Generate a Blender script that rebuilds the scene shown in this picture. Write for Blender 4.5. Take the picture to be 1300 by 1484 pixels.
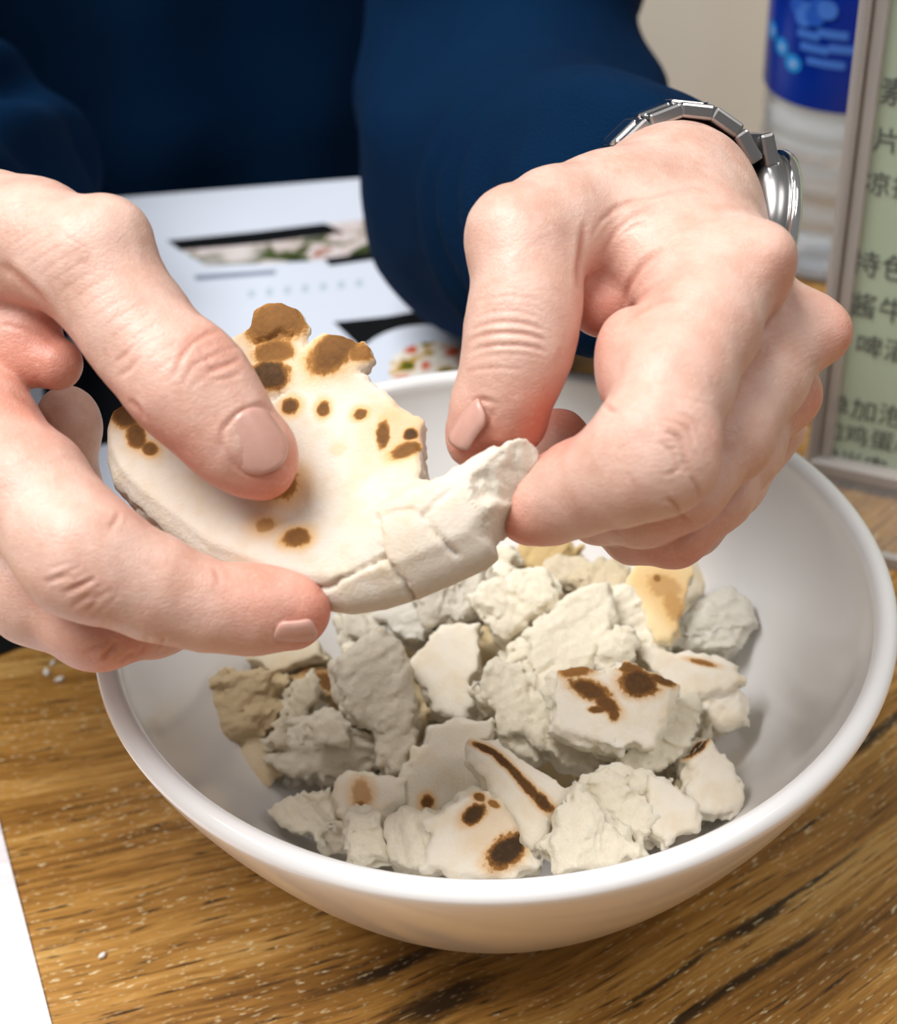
import bpy, bmesh, math, random
import numpy as np
from mathutils import Vector, Matrix

for _o in list(bpy.data.objects):
    bpy.data.objects.remove(_o, do_unlink=True)
SC = bpy.context.scene
COL = SC.collection

# ------------------------------------------------------------------ camera
FPX = 2300.0
CAM = np.array([-.009, -.2774, .3118])
_pi, _ro = math.radians(37.66), math.radians(-3.18)
FW = np.array([0, math.cos(_pi), -math.sin(_pi)])
_r0 = np.array([1., 0, 0]); _u0 = np.cross(_r0, FW)
RT = _r0 * math.cos(_ro) + _u0 * math.sin(_ro)
UP = -_r0 * math.sin(_ro) + _u0 * math.cos(_ro)
cd = bpy.data.cameras.new('camera'); cam = bpy.data.objects.new('camera', cd); COL.objects.link(cam)
cd.sensor_fit = 'HORIZONTAL'; cd.sensor_width = 36.0; cd.lens = 36.0 * FPX / 1300.0
cd.clip_start = .01; cd.clip_end = 50
cam.matrix_world = Matrix(((RT[0], UP[0], -FW[0], CAM[0]), (RT[1], UP[1], -FW[1], CAM[1]), (RT[2], UP[2], -FW[2], CAM[2]), (0, 0, 0, 1)))
cd.dof.use_dof = True; cd.dof.focus_distance = .316; cd.dof.aperture_fstop = 18.5
SC.camera = cam

# ------------------------------------------------------------------ world, light, exposure
wd = bpy.data.worlds.new('World'); SC.world = wd; wd.use_nodes = True
wd.node_tree.nodes['Background'].inputs[0].default_value = (1.0, .985, .965, 1)
wd.node_tree.nodes['Background'].inputs[1].default_value = .24
def area(name, loc, target, sx, sy, power, col=(1, 1, 1)):
    ld = bpy.data.lights.new(name, 'AREA'); ld.shape = 'RECTANGLE'; ld.size = sx; ld.size_y = sy
    ld.energy = power; ld.color = col
    o = bpy.data.objects.new(name, ld); COL.objects.link(o); o.location = loc
    o.rotation_euler = (Vector(target) - Vector(loc)).to_track_quat('-Z', 'Y').to_euler()
    return o
area('ceiling_panel_light', (-.75, -.10, 1.75), (-.75, -.10, 0), 1.1, 1.2, 66, (1, .99, .975))
area('room_fill_light', (1.0, -.5, 1.75), (1.0, -.5, 0), .8, 1.2, 14, (1, .985, .96))  # unseen fill lamp, added to brighten the beige bench and the right side
SC.view_settings.view_transform = 'Standard'; SC.view_settings.look = 'None'
SC.view_settings.gamma = 1.0; SC.view_settings.use_curve_mapping = False
SC.view_settings.exposure = -0.2

# ------------------------------------------------------------------ helpers
def W(px, py, d):
    return CAM + d * (FW + (px - 650) / FPX * RT - (py - 742) / FPX * UP)
def onz(px, py, z=0.0):
    k = FW + (px - 650) / FPX * RT - (py - 742) / FPX * UP
    return CAM + (z - CAM[2]) / k[2] * k
def onplane(px, py, p0, n):
    k = FW + (px - 650) / FPX * RT - (py - 742) / FPX * UP
    return CAM + np.dot(p0 - CAM, n) / np.dot(k, n) * k
def proj(P):
    d = P - CAM; z = d @ FW
    return np.stack([650 + FPX * (d @ RT) / z, 742 - FPX * (d @ UP) / z, z], -1)
def nrm(v):
    v = np.asarray(v, float); return v / np.linalg.norm(v)

# value noise
_rng = np.random.RandomState(7)
_T = _rng.rand(32, 32, 32).astype(np.float32) * 2 - 1
def vnoise(P, scale, seed=0):
    Q = np.asarray(P, np.float32) * scale + np.float32(seed * 7.31 + 100)
    i = np.floor(Q).astype(np.int32); f = Q - i; f = f * f * (3 - 2 * f)
    i &= 31; j = (i + 1) & 31
    x0, y0, z0 = i[..., 0], i[..., 1], i[..., 2]; x1, y1, z1 = j[..., 0], j[..., 1], j[..., 2]
    fx, fy, fz = f[..., 0], f[..., 1], f[..., 2]
    a = _T[x0, y0, z0] * (1 - fx) + _T[x1, y0, z0] * fx
    b = _T[x0, y1, z0] * (1 - fx) + _T[x1, y1, z0] * fx
    c = _T[x0, y0, z1] * (1 - fx) + _T[x1, y0, z1] * fx
    d = _T[x0, y1, z1] * (1 - fx) + _T[x1, y1, z1] * fx
    a = a * (1 - fy) + b * fy; c = c * (1 - fy) + d * fy
    return a * (1 - fz) + c * fz
def fbm(P, scale, seed=0, octs=3):
    s = 0; a = 1.0
    for k in range(octs):
        s = s + a * vnoise(P, scale * 2 ** k, seed + k); a *= .5
    return s

# signed distance field on a grid, and surface nets
class Field:
    def __init__(s, lo, hi, h):
        s.lo = np.asarray(lo, float); s.h = h
        s.n = np.maximum(4, np.ceil((np.asarray(hi) - s.lo) / h).astype(int) + 1)
        s.D = np.full(s.n, 1.0, np.float32)
        s.ax = [(s.lo[k] + h * np.arange(s.n[k])).astype(np.float32) for k in range(3)]
    def sl(s, lo, hi):
        a = np.clip(np.floor((np.asarray(lo) - s.lo) / s.h).astype(int), 0, s.n)
        b = np.clip(np.ceil((np.asarray(hi) - s.lo) / s.h).astype(int) + 1, 0, s.n)
        return tuple(slice(a[k], b[k]) for k in range(3))
    def pts(s, sl):
        return s.ax[0][sl[0]][:, None, None], s.ax[1][sl[1]][None, :, None], s.ax[2][sl[2]][None, None, :]
    def add(s, lo, hi, fn, k):
        m = k + 4 * s.h
        sl = s.sl(np.asarray(lo) - m, np.asarray(hi) + m)
        if any(q.stop <= q.start for q in sl): return
        d = fn(*s.pts(sl)).astype(np.float32)
        A = s.D[sl]
        if k > 0:
            hh = np.maximum(k - np.abs(A - d), 0) / k
            s.D[sl] = np.minimum(A, d) - hh * hh * k * .25
        else:
            s.D[sl] = np.minimum(A, d)
    def cone(s, a, b, ra, rb, k=.004):
        a = np.asarray(a, float); b = np.asarray(b, float)
        ba = b - a; L2 = float(ba @ ba) + 1e-12
        def fn(x, y, z):
            t = np.clip(((x - a[0]) * ba[0] + (y - a[1]) * ba[1] + (z - a[2]) * ba[2]) / L2, 0, 1)
            dx = x - a[0] - t * ba[0]; dy = y - a[1] - t * ba[1]; dz = z - a[2] - t * ba[2]
            return np.sqrt(dx * dx + dy * dy + dz * dz) - (ra + (rb - ra) * t)
        R = max(ra, rb)
        s.add(np.minimum(a, b) - R, np.maximum(a, b) + R, fn, k)
    def ell(s, c, rad, axes, k=.004):
        c = np.asarray(c, float); A = np.asarray(axes, float); rad = np.asarray(rad, float); R = rad.max()
        def fn(x, y, z):
            dx, dy, dz = x - c[0], y - c[1], z - c[2]
            q = [(dx * A[i][0] + dy * A[i][1] + dz * A[i][2]) for i in range(3)]
            k0 = np.sqrt(sum((q[i] / rad[i]) ** 2 for i in range(3)))
            k1 = np.sqrt(sum((q[i] / rad[i] ** 2) ** 2 for i in range(3)))
            return k0 * (k0 - 1) / np.maximum(k1, 1e-6)
        s.add(c - R, c + R, fn, k)
    def merge(s, o, k):
        hh = np.maximum(k - np.abs(s.D - o.D), 0) / max(k, 1e-9)
        s.D = np.minimum(s.D, o.D) - hh * hh * k * .25
    def mesh(s):
        return surface_nets(s.D, s.lo, s.h)
def surface_nets(D, lo, h):
    ins = D < 0
    nx, ny, nz = D.shape
    cnt = np.zeros((nx - 1, ny - 1, nz - 1), np.int8)
    for a in (0, 1):
        for b in (0, 1):
            for c in (0, 1):
                cnt += ins[a:nx - 1 + a, b:ny - 1 + b, c:nz - 1 + c]
    act = (cnt > 0) & (cnt < 8)
    idx = np.full(act.shape, -1, np.int32); ci = np.argwhere(act)
    idx[act] = np.arange(len(ci))
    V = np.zeros((len(ci), 3)); N = np.zeros(len(ci))
    corners = [(a, b, c) for a in (0, 1) for b in (0, 1) for c in (0, 1)]
    vals = {q: D[ci[:, 0] + q[0], ci[:, 1] + q[1], ci[:, 2] + q[2]] for q in corners}
    for q in corners:
        for k in range(3):
            if q[k] == 0:
                e = list(q); e[k] = 1; e = tuple(e)
                va, vb = vals[q], vals[e]; m = (va < 0) != (vb < 0)
                t = np.where(m, va / np.where(m, va - vb, 1), 0)
                P = np.tile(np.array(q, float), (len(ci), 1)); P[:, k] = t
                V += P * m[:, None]; N += m
    V = V / np.maximum(N, 1)[:, None] + ci
    V = V * h + lo
    F = []
    for k in range(3):
        i, j = [(1, 2), (2, 0), (0, 1)][k]
        A = np.take(ins, range(0, D.shape[k] - 1), axis=k); B = np.take(ins, range(1, D.shape[k]), axis=k)
        e = np.argwhere(A != B)
        e = e[(e[:, i] > 0) & (e[:, j] > 0) & (e[:, i] < D.shape[i] - 1) & (e[:, j] < D.shape[j] - 1)]
        inside_first = A[e[:, 0], e[:, 1], e[:, 2]]
        di = np.zeros(3, int); di[i] = 1; dj = np.zeros(3, int); dj[j] = 1
        q = [e - di - dj, e - dj, e, e - di]
        q = [idx[p[:, 0], p[:, 1], p[:, 2]] for p in q]
        f = np.stack(q, 1)
        f[~inside_first] = f[~inside_first][:, ::-1]
        F.append(f)
    F = np.concatenate(F); F = F[(F >= 0).all(1)]
    return V, F
def relax(V, F, it=2, lam=.5):
    for _ in range(it):
        S = np.zeros_like(V); c = np.zeros(len(V))
        for a, b in ((0, 1), (1, 2), (2, 3), (3, 0)):
            np.add.at(S, F[:, a], V[F[:, b]]); np.add.at(S, F[:, b], V[F[:, a]])
            np.add.at(c, F[:, a], 1); np.add.at(c, F[:, b], 1)
        V = V + lam * (S / np.maximum(c, 1)[:, None] - V)
    return V
def vnormals(V, F):
    n = np.cross(V[F[:, 2]] - V[F[:, 0]], V[F[:, 3]] - V[F[:, 1]])
    N = np.zeros_like(V)
    for k in range(4): np.add.at(N, F[:, k], n)
    return N / np.maximum(np.linalg.norm(N, axis=1), 1e-12)[:, None]
def polydist(P, poly, closed=False):
    poly = np.asarray(poly, float); best = np.full(len(P), 1e9)
    n = len(poly)
    for i in range(n if closed else n - 1):
        a, b = poly[i], poly[(i + 1) % n]; ba = b - a
        t = np.clip(((P - a) @ ba) / max(ba @ ba, 1e-12), 0, 1)
        best = np.minimum(best, np.linalg.norm(P - a - t[:, None] * ba, axis=1))
    return best
def polydist_t(P, poly):
    poly = np.asarray(poly, float); best = np.full(len(P), 1e9); bt = np.zeros(len(P)); n = len(poly)
    for i in range(n - 1):
        a, b = poly[i], poly[i + 1]; ba = b - a
        t = np.clip(((P - a) @ ba) / max(ba @ ba, 1e-12), 0, 1)
        d = np.linalg.norm(P - a - t[:, None] * ba, axis=1); m = d < best
        best[m] = d[m]; bt[m] = (i + t[m]) / (n - 1)
    return best, bt
def inpoly(P, poly):
    poly = np.asarray(poly, float); c = np.zeros(len(P), bool); n = len(poly)
    for i in range(n):
        (x0, y0), (x1, y1) = poly[i], poly[(i + 1) % n]
        m = ((y0 > P[:, 1]) != (y1 > P[:, 1]))
        c ^= m & (P[:, 0] < (x1 - x0) * (P[:, 1] - y0) / ((y1 - y0) if y1 != y0 else 1e-9) + x0)
    return c

# object helpers
def mesh_obj(name, V, F, m=None, parent=None, smooth=True, attrs=None, loc=None):
    me = bpy.data.meshes.new(name)
    V = np.asarray(V, float)
    if loc is not None: V = V - np.asarray(loc)
    me.from_pydata(V.tolist(), [], [list(map(int, f)) for f in F] if not isinstance(F, np.ndarray) else F.tolist())
    if smooth: me.shade_smooth()
    if attrs:
        for k, v in attrs.items():
            a = me.attributes.new(k, 'FLOAT', 'POINT'); a.data.foreach_set('value', np.asarray(v, np.float32))
    me.update()
    o = bpy.data.objects.new(name, me); COL.objects.link(o)
    if m: me.materials.append(m)
    if loc is not None: o.location = loc
    if parent:
        o.parent = parent; o.matrix_parent_inverse = parent_world(parent).inverted()
    return o
def parent_world(p):
    if p.parent is None: return p.matrix_basis.copy()
    return parent_world(p.parent) @ p.matrix_parent_inverse @ p.matrix_basis
def empty(name, loc):
    o = bpy.data.objects.new(name, None); COL.objects.link(o); o.location = loc; o.empty_display_size = .02; return o
def tag(o, label=None, cat=None, group=None, kind=None):
    if label: o['label'] = label
    if cat: o['category'] = cat
    if group: o['group'] = group
    if kind: o['kind'] = kind
    return o
def bm_obj(name, bm, m=None, parent=None, smooth=False):
    me = bpy.data.meshes.new(name); bm.to_mesh(me); bm.free()
    if smooth: me.shade_smooth()
    o = bpy.data.objects.new(name, me); COL.objects.link(o)
    if m: me.materials.append(m)
    if parent: o.parent = parent; o.matrix_parent_inverse = parent_world(parent).inverted()
    return o
def box_bm(lo, hi, bevel=0, seg=2, mat=None):
    bm = bmesh.new(); bmesh.ops.create_cube(bm, size=1)
    lo = Vector(lo); hi = Vector(hi)
    for v in bm.verts: v.co = Vector(((v.co[k] + .5) * (hi[k] - lo[k]) + lo[k] for k in range(3)))
    if bevel: bmesh.ops.bevel(bm, geom=bm.edges[:], offset=bevel, segments=seg, affect='EDGES', profile=.5)
    if mat is not None: bmesh.ops.transform(bm, matrix=mat, verts=bm.verts)
    return bm
def lathe(name, prof, m, parent=None, seg=96, loc=(0, 0, 0), smooth=True):
    n = len(prof); V = []; F = []
    for r, z in prof:
        for k in range(seg):
            a = 2 * math.pi * k / seg; V.append((r * math.cos(a) + loc[0], r * math.sin(a) + loc[1], z + loc[2]))
    for i in range(n - 1):
        for k in range(seg):
            F.append((i * seg + k, i * seg + (k + 1) % seg, (i + 1) * seg + (k + 1) % seg, (i + 1) * seg + k))
    return mesh_obj(name, V, F, m, parent, smooth)

# materials
class NT:
    def __init__(s, name):
        s.m = bpy.data.materials.new(name); s.m.use_nodes = True; s.t = s.m.node_tree
        s.b = s.t.nodes['Principled BSDF']
    def n(s, typ, ins=None, **kw):
        q = s.t.nodes.new(typ)
        for k, v in kw.items(): setattr(q, k, v)
        if ins:
            for k, v in ins.items(): s.put(q.inputs[k], v)
        return q
    def put(s, inp, v):
        if isinstance(v, bpy.types.NodeSocket): s.t.links.new(v, inp)
        elif hasattr(v, 'outputs'): s.t.links.new(v.outputs[0], inp)
        else: inp.default_value = v
    def math(s, op, a, b=0.0, clamp=False):
        q = s.n('ShaderNodeMath', operation=op, use_clamp=clamp); s.put(q.inputs[0], a); s.put(q.inputs[1], b); return q.outputs[0]
    def mix(s, f, a, b, mode='MIX'):
        q = s.n('ShaderNodeMix', data_type='RGBA', blend_type=mode)
        s.put(q.inputs['Factor'], f)
        for sk, v in ((q.inputs[6], a), (q.inputs[7], b)): s.put(sk, v if not isinstance(v, tuple) or len(v) == 4 else (*v, 1))
        return q.outputs[2]
    def ramp(s, f, stops):
        q = s.n('ShaderNodeValToRGB'); s.put(q.inputs[0], f); e = q.color_ramp.elements
        while len(e) < len(stops): e.new(.5)
        for i, (p, c) in enumerate(stops):
            e[i].position = p; e[i].color = (*c, 1) if len(c) == 3 else c
        return q.outputs[0]
    def smooth(s, v, a, b):
        q = s.n('ShaderNodeMapRange', interpolation_type='SMOOTHSTEP'); s.put(q.inputs[0], v)
        q.inputs[1].default_value = a; q.inputs[2].default_value = b; return q.outputs[0]
    def noise(s, vec, scale, detail=3, rough=.5, dist=0.0):
        q = s.n('ShaderNodeTexNoise'); s.put(q.inputs['Vector'], vec); q.inputs['Scale'].default_value = scale
        q.inputs['Detail'].default_value = detail; q.inputs['Roughness'].default_value = rough; q.inputs['Distortion'].default_value = dist
        return q
    def obj(s): return s.n('ShaderNodeTexCoord').outputs['Object']
    def mapping(s, vec, loc=(0, 0, 0), rot=(0, 0, 0), sc=(1, 1, 1)):
        return s.n('ShaderNodeMapping', {'Vector': vec, 'Location': loc, 'Rotation': rot, 'Scale': sc}).outputs[0]
    def bump(s, h, strength=.3, dist=.001, normal=None):
        q = s.n('ShaderNodeBump'); s.put(q.inputs['Height'], h); q.inputs['Strength'].default_value = strength; q.inputs['Distance'].default_value = dist
        if normal is not None: s.put(q.inputs['Normal'], normal)
        return q.outputs[0]
    def set(s, **kw):
        for k, v in kw.items():
            k = {'base': 'Base Color', 'rough': 'Roughness', 'metal': 'Metallic', 'normal': 'Normal', 'sss': 'Subsurface Weight', 'spec': 'Specular IOR Level', 'trans': 'Transmission Weight', 'ior': 'IOR', 'coat': 'Coat Weight', 'sheen': 'Sheen Weight'}.get(k, k)
            if isinstance(v, tuple) and len(v) == 3 and k == 'Base Color': v = (*v, 1)
            s.put(s.b.inputs[k], v)
        return s.m
def flat(name, c, rough=.5, **kw):
    return NT(name).set(base=c, rough=rough, **kw)
def rgb(r, g, b):
    f = lambda v: (v / 255 / 12.92) if v / 255 <= .04045 else ((v / 255 + .055) / 1.055) ** 2.4
    return (f(r), f(g), f(b))

# ------------------------------------------------------------------ structure
def wood_mat():
    t = NT('table_wood'); co = t.obj()
    sx = t.n('ShaderNodeSeparateXYZ', {0: co}); x, y = sx.outputs[0], sx.outputs[1]
    wob = t.noise(co, 9, 2).outputs[0]
    g = t.math('SUBTRACT', y, t.math('ADD', t.math('MULTIPLY', x, .46), t.math('MULTIPLY', t.math('MULTIPLY', x, x), 1.25)))
    g = t.math('ADD', g, t.math('MULTIPLY', wob, .018))
    v = t.n('ShaderNodeCombineXYZ', {0: x, 1: g, 2: 0.0}).outputs[0]
    broad = t.noise(t.mapping(v, sc=(5, 60, 1)), 1, 4, .6).outputs[0]
    fine = t.noise(t.mapping(v, sc=(38, 620, 1)), 1, 4, .65).outputs[0]
    pore = t.noise(t.mapping(v, sc=(60, 900, 1)), 1, 3, .6).outputs[0]
    fleck = t.noise(t.mapping(v, loc=(3, 7, 0), sc=(330, 1300, 1)), 1, 2, .5).outputs[0]
    fleckz = t.noise(t.mapping(v, loc=(1, 4, 0), sc=(14, 60, 1)), 1, 2, .5).outputs[0]
    c = t.ramp(t.math('ADD', t.math('MULTIPLY', broad, .62), t.math('MULTIPLY', fine, .42)),
               [(.34, rgb(74, 46, 16)), (.45, rgb(140, 96, 40)), (.56, rgb(180, 132, 64)), (.69, rgb(214, 176, 110))])
    c = t.mix(t.smooth(pore, .57, .68), c, (*rgb(58, 36, 14), 1))
    # dark knots and cracks
    dark = None
    for (cx, cg, rx, rg) in KNOTS:
        dx = t.math('DIVIDE', t.math('SUBTRACT', x, cx), rx); dy = t.math('DIVIDE', t.math('SUBTRACT', g, cg), rg)
        d = t.math('SQRT', t.math('ADD', t.math('MULTIPLY', dx, dx), t.math('MULTIPLY', dy, dy)))
        d = t.math('ADD', d, t.math('MULTIPLY', t.math('SUBTRACT', t.noise(t.mapping(v, sc=(90, 330, 1)), 1, 4, .7).outputs[0], .5), 1.6))
        k = t.math('SUBTRACT', 1.0, t.smooth(d, .25, 1.15))
        dark = k if dark is None else t.math('MAXIMUM', dark, k)
    c = t.mix(t.math('MULTIPLY', dark, .93), c, (*rgb(30, 19, 10), 1))
    fm = t.math('MULTIPLY', t.smooth(fleck, .61, .69), t.smooth(fleckz, .30, .56))
    c = t.mix(t.math('MULTIPLY', fm, .8), c, (*rgb(232, 214, 170), 1))
    n = t.bump(t.math('ADD', fine, t.math('MULTIPLY', pore, -.6)), .22, .0006)
    return t.set(base=c, rough=t.math('ADD', .27, t.math('MULTIPLY', fine, .10)), normal=n, spec=.5)
def gcoord(px, py):
    p = onz(px, py); return p[0], p[1] - .46 * p[0] - 1.25 * p[0] ** 2 + .009
KNOTS = [(*gcoord(640, 1445), .017, .0062), (*gcoord(1090, 1332), .013, .0028), (*gcoord(1140, 1295), .03, .0011), (*gcoord(980, 1400), .02, .0012),
         (*gcoord(1030, 1440), .05, .002), (*gcoord(1250, 1080), .03, .0025), (*gcoord(560, 1395), .02, .0025)]
M_wood = wood_mat()
M_wall = NT('wall_paint'); _n = M_wall.noise(M_wall.obj(), 2.2, 3).outputs[0]
M_wall = M_wall.set(base=M_wall.ramp(_n, [(.3, rgb(222, 209, 190)), (.7, rgb(232, 222, 206))]), rough=.75)
M_floor = NT('floor_tile'); _n = M_floor.noise(M_floor.obj(), 6, 3).outputs[0]
M_floor = M_floor.set(base=M_floor.ramp(_n, [(.3, rgb(168, 156, 140)), (.7, rgb(190, 180, 165))]), rough=.4)
M_darkmetal = flat('dark_metal', rgb(40, 40, 42), .4, metal=.8)
M_ceiling = flat('ceiling_paint', rgb(235, 232, 226), .8)

table = empty('dining_table', (0, .0, -.75))
tag(table, 'brown wood-grain dining table under the white bowl', 'table')
bm_obj('tabletop', box_bm((-.62, -.36, -.03), (.44, .368, 0), .002, 2), M_wood, table)
for lx in (-.56, .38):
    for ly in (-.30, .31):
        bm_obj('leg', box_bm((lx - .02, ly - .02, -.75), (lx + .02, ly + .02, -.03), .002, 1), M_darkmetal, table)
fl = bm_obj('floor', box_bm((-3, -2.2, -.80), (3, 2.66, -.75)), M_floor); tag(fl, kind='structure')
wl = bm_obj('wall_back', box_bm((-3, 2.60, -.75), (3, 2.66, 1.85)), M_wall); tag(wl, kind='structure')
M_bench = NT('beige_upholstery'); _n = M_bench.noise(M_bench.mapping(M_bench.obj(), sc=(3, 1, .6)), 3, 2).outputs[0]
M_bench = M_bench.set(base=M_bench.ramp(_n, [(.3, rgb(236, 224, 206)), (.7, rgb(246, 238, 226))]), rough=.6)
bench = empty('booth_bench', (.1, .66, -.75)); tag(bench, 'beige upholstered booth bench behind the person', 'bench')
bm_obj('seat', box_bm((-.75, .40, -.46), (.95, .80, -.405), .015, 3), M_bench, bench)
bm_obj('backrest', box_bm((-.75, .80, -.46), (.95, .87, .30), .02, 3), M_bench, bench)
bm_obj('base', box_bm((-.75, .46, -.75), (.95, .86, -.46), .004, 1), M_darkmetal, bench)

# ------------------------------------------------------------------ bowl
H = .078
def bowl_prof():
    P = []; rf = .0475; R = .0905; n = 1.2
    out = []
    for i in range(41):
        z = i / 40; out.append((rf + (R - rf) * (1 - (1 - z) ** n) ** (1 / n), .007 + z * (H - .007 - .0025)))
    P += [(.0, .004), (.036, .004), (.037, .0004), (.0415, .0), (.0435, .0012), (.0445, .006)]
    P += out
    # lip
    cx, cz, rr = R - .0027, H - .0027, .0027
    for k in range(1, 9):
        a = math.pi * k / 9; P.append((cx + rr * math.cos(a), cz + rr * math.sin(a)))
    inn = []
    for i in range(40, -1, -1):
        z = i / 40; inn.append((.034 + (R - .0054 - .034) * (1 - (1 - z) ** 1.32) ** (1 / 1.32), .0125 + z * (H - .0125 - .0035)))
    P += inn
    P += [(.024, .0112), (.012, .0108), (.0, .0107)]
    return P
def inner_r(z):
    q = np.clip((z - .0125) / (H - .016), 0, 1); return .034 + (.0851 - .034) * (1 - (1 - q) ** 1.32) ** (1 / 1.32)
t = NT('glazed_ceramic'); _n = t.noise(t.obj(), 60, 2).outputs[0]
M_bowl = t.set(base=(.83, .815, .81), rough=.16, spec=.5, coat=.3, normal=t.bump(_n, .04, .0006))
bowl = lathe('bowl', bowl_prof(), M_bowl, seg=160)
tag(bowl, 'large round white ceramic bowl filled with torn bread', 'bowl')

# ------------------------------------------------------------------ bread
def bread_mat(name, blobs, skin=(236, 226, 212), crumb=(232, 224, 208), tan=0.0, seedoff=0.0):
    """blobs: (x, y, rx, ry, rot, darkness 0..1, halo) in the object's own metres, on its upper face"""
    t = NT(name); co = t.obj()
    n1 = t.noise(co, 520, 6, .72).outputs[0]; n2 = t.noise(co, 130, 3, .6).outputs[0]; n3 = t.noise(co, 1500, 3, .6).outputs[0]
    face = t.n('ShaderNodeAttribute', attribute_name='skin').outputs['Fac']
    c = t.mix(face, t.mix(t.smooth(n1, .35, .65), (*[v * .93 for v in rgb(*crumb)], 1), (*rgb(*crumb), 1)), t.mix(t.smooth(n2, .4, .75), (*rgb(*skin), 1), (*rgb(skin[0] - 6, skin[1] - 12, skin[2] - 22), 1)))
    if tan: c = t.mix(tan, c, (*rgb(188, 152, 98), 1))
    h = t.math('ADD', t.math('MULTIPLY', n1, t.math('SUBTRACT', .9, t.math('MULTIPLY', face, .75))), t.math('MULTIPLY', n3, .22))
    if blobs:
        sx = t.n('ShaderNodeSeparateXYZ', {0: co})
        na = t.math('MULTIPLY', t.math('SUBTRACT', t.noise(co, 230, 4, .65).outputs[0], .5), .9)
        nd = t.math('MULTIPLY', t.math('SUBTRACT', t.noise(co, 900, 3, .6).outputs[0], .5), .5)
        halo = core = None
        for (bx, by, rx, ry, rot, dk, hl) in blobs:
            dx = t.math('SUBTRACT', sx.outputs[0], bx); dy = t.math('SUBTRACT', sx.outputs[1], by)
            cr, sr = math.cos(rot), math.sin(rot)
            u = t.math('DIVIDE', t.math('ADD', t.math('MULTIPLY', dx, cr), t.math('MULTIPLY', dy, sr)), rx)
            v = t.math('DIVIDE', t.math('SUBTRACT', t.math('MULTIPLY', dy, cr), t.math('MULTIPLY', dx, sr)), ry)
            d = t.math('ADD', t.math('SQRT', t.math('ADD', t.math('MULTIPLY', u, u), t.math('MULTIPLY', v, v))), na)
            hm = t.math('MULTIPLY', t.math('SUBTRACT', 1.0, t.smooth(d, .7, 1.4 + hl * 1.3)), min(1, .35 + dk))
            km = t.math('MULTIPLY', t.math('SUBTRACT', 1.0, t.smooth(t.math('ADD', d, nd), .62, 1.3)), dk)
            halo = hm if halo is None else t.math('MAXIMUM', halo, hm)
            core = km if core is None else t.math('MAXIMUM', core, km)
        fm = t.smooth(t.n('ShaderNodeAttribute', attribute_name='skin').outputs['Fac'], .2, .6)
        halo = t.math('MULTIPLY', halo, fm); core = t.math('MULTIPLY', core, fm)
        c = t.mix(t.math('MULTIPLY', halo, .92), c, (*rgb(222, 176, 112), 1))
        dkc = t.ramp(t.math('ADD', core, t.math('MULTIPLY', nd, .5)), [(.0, rgb(206, 156, 88)), (.45, rgb(160, 112, 58)), (.8, rgb(112, 76, 40)), (1.0, rgb(66, 48, 30))])
        c = t.mix(t.smooth(core, .05, .45), c, dkc)
        h = t.math('ADD', h, t.math('MULTIPLY', core, .5))
    return t.set(base=c, rough=.82, spec=.25, normal=t.bump(h, .65, .0012), sss=.25, **{'Subsurface Radius': (1, .8, .55), 'Subsurface Scale': .0022})

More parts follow.
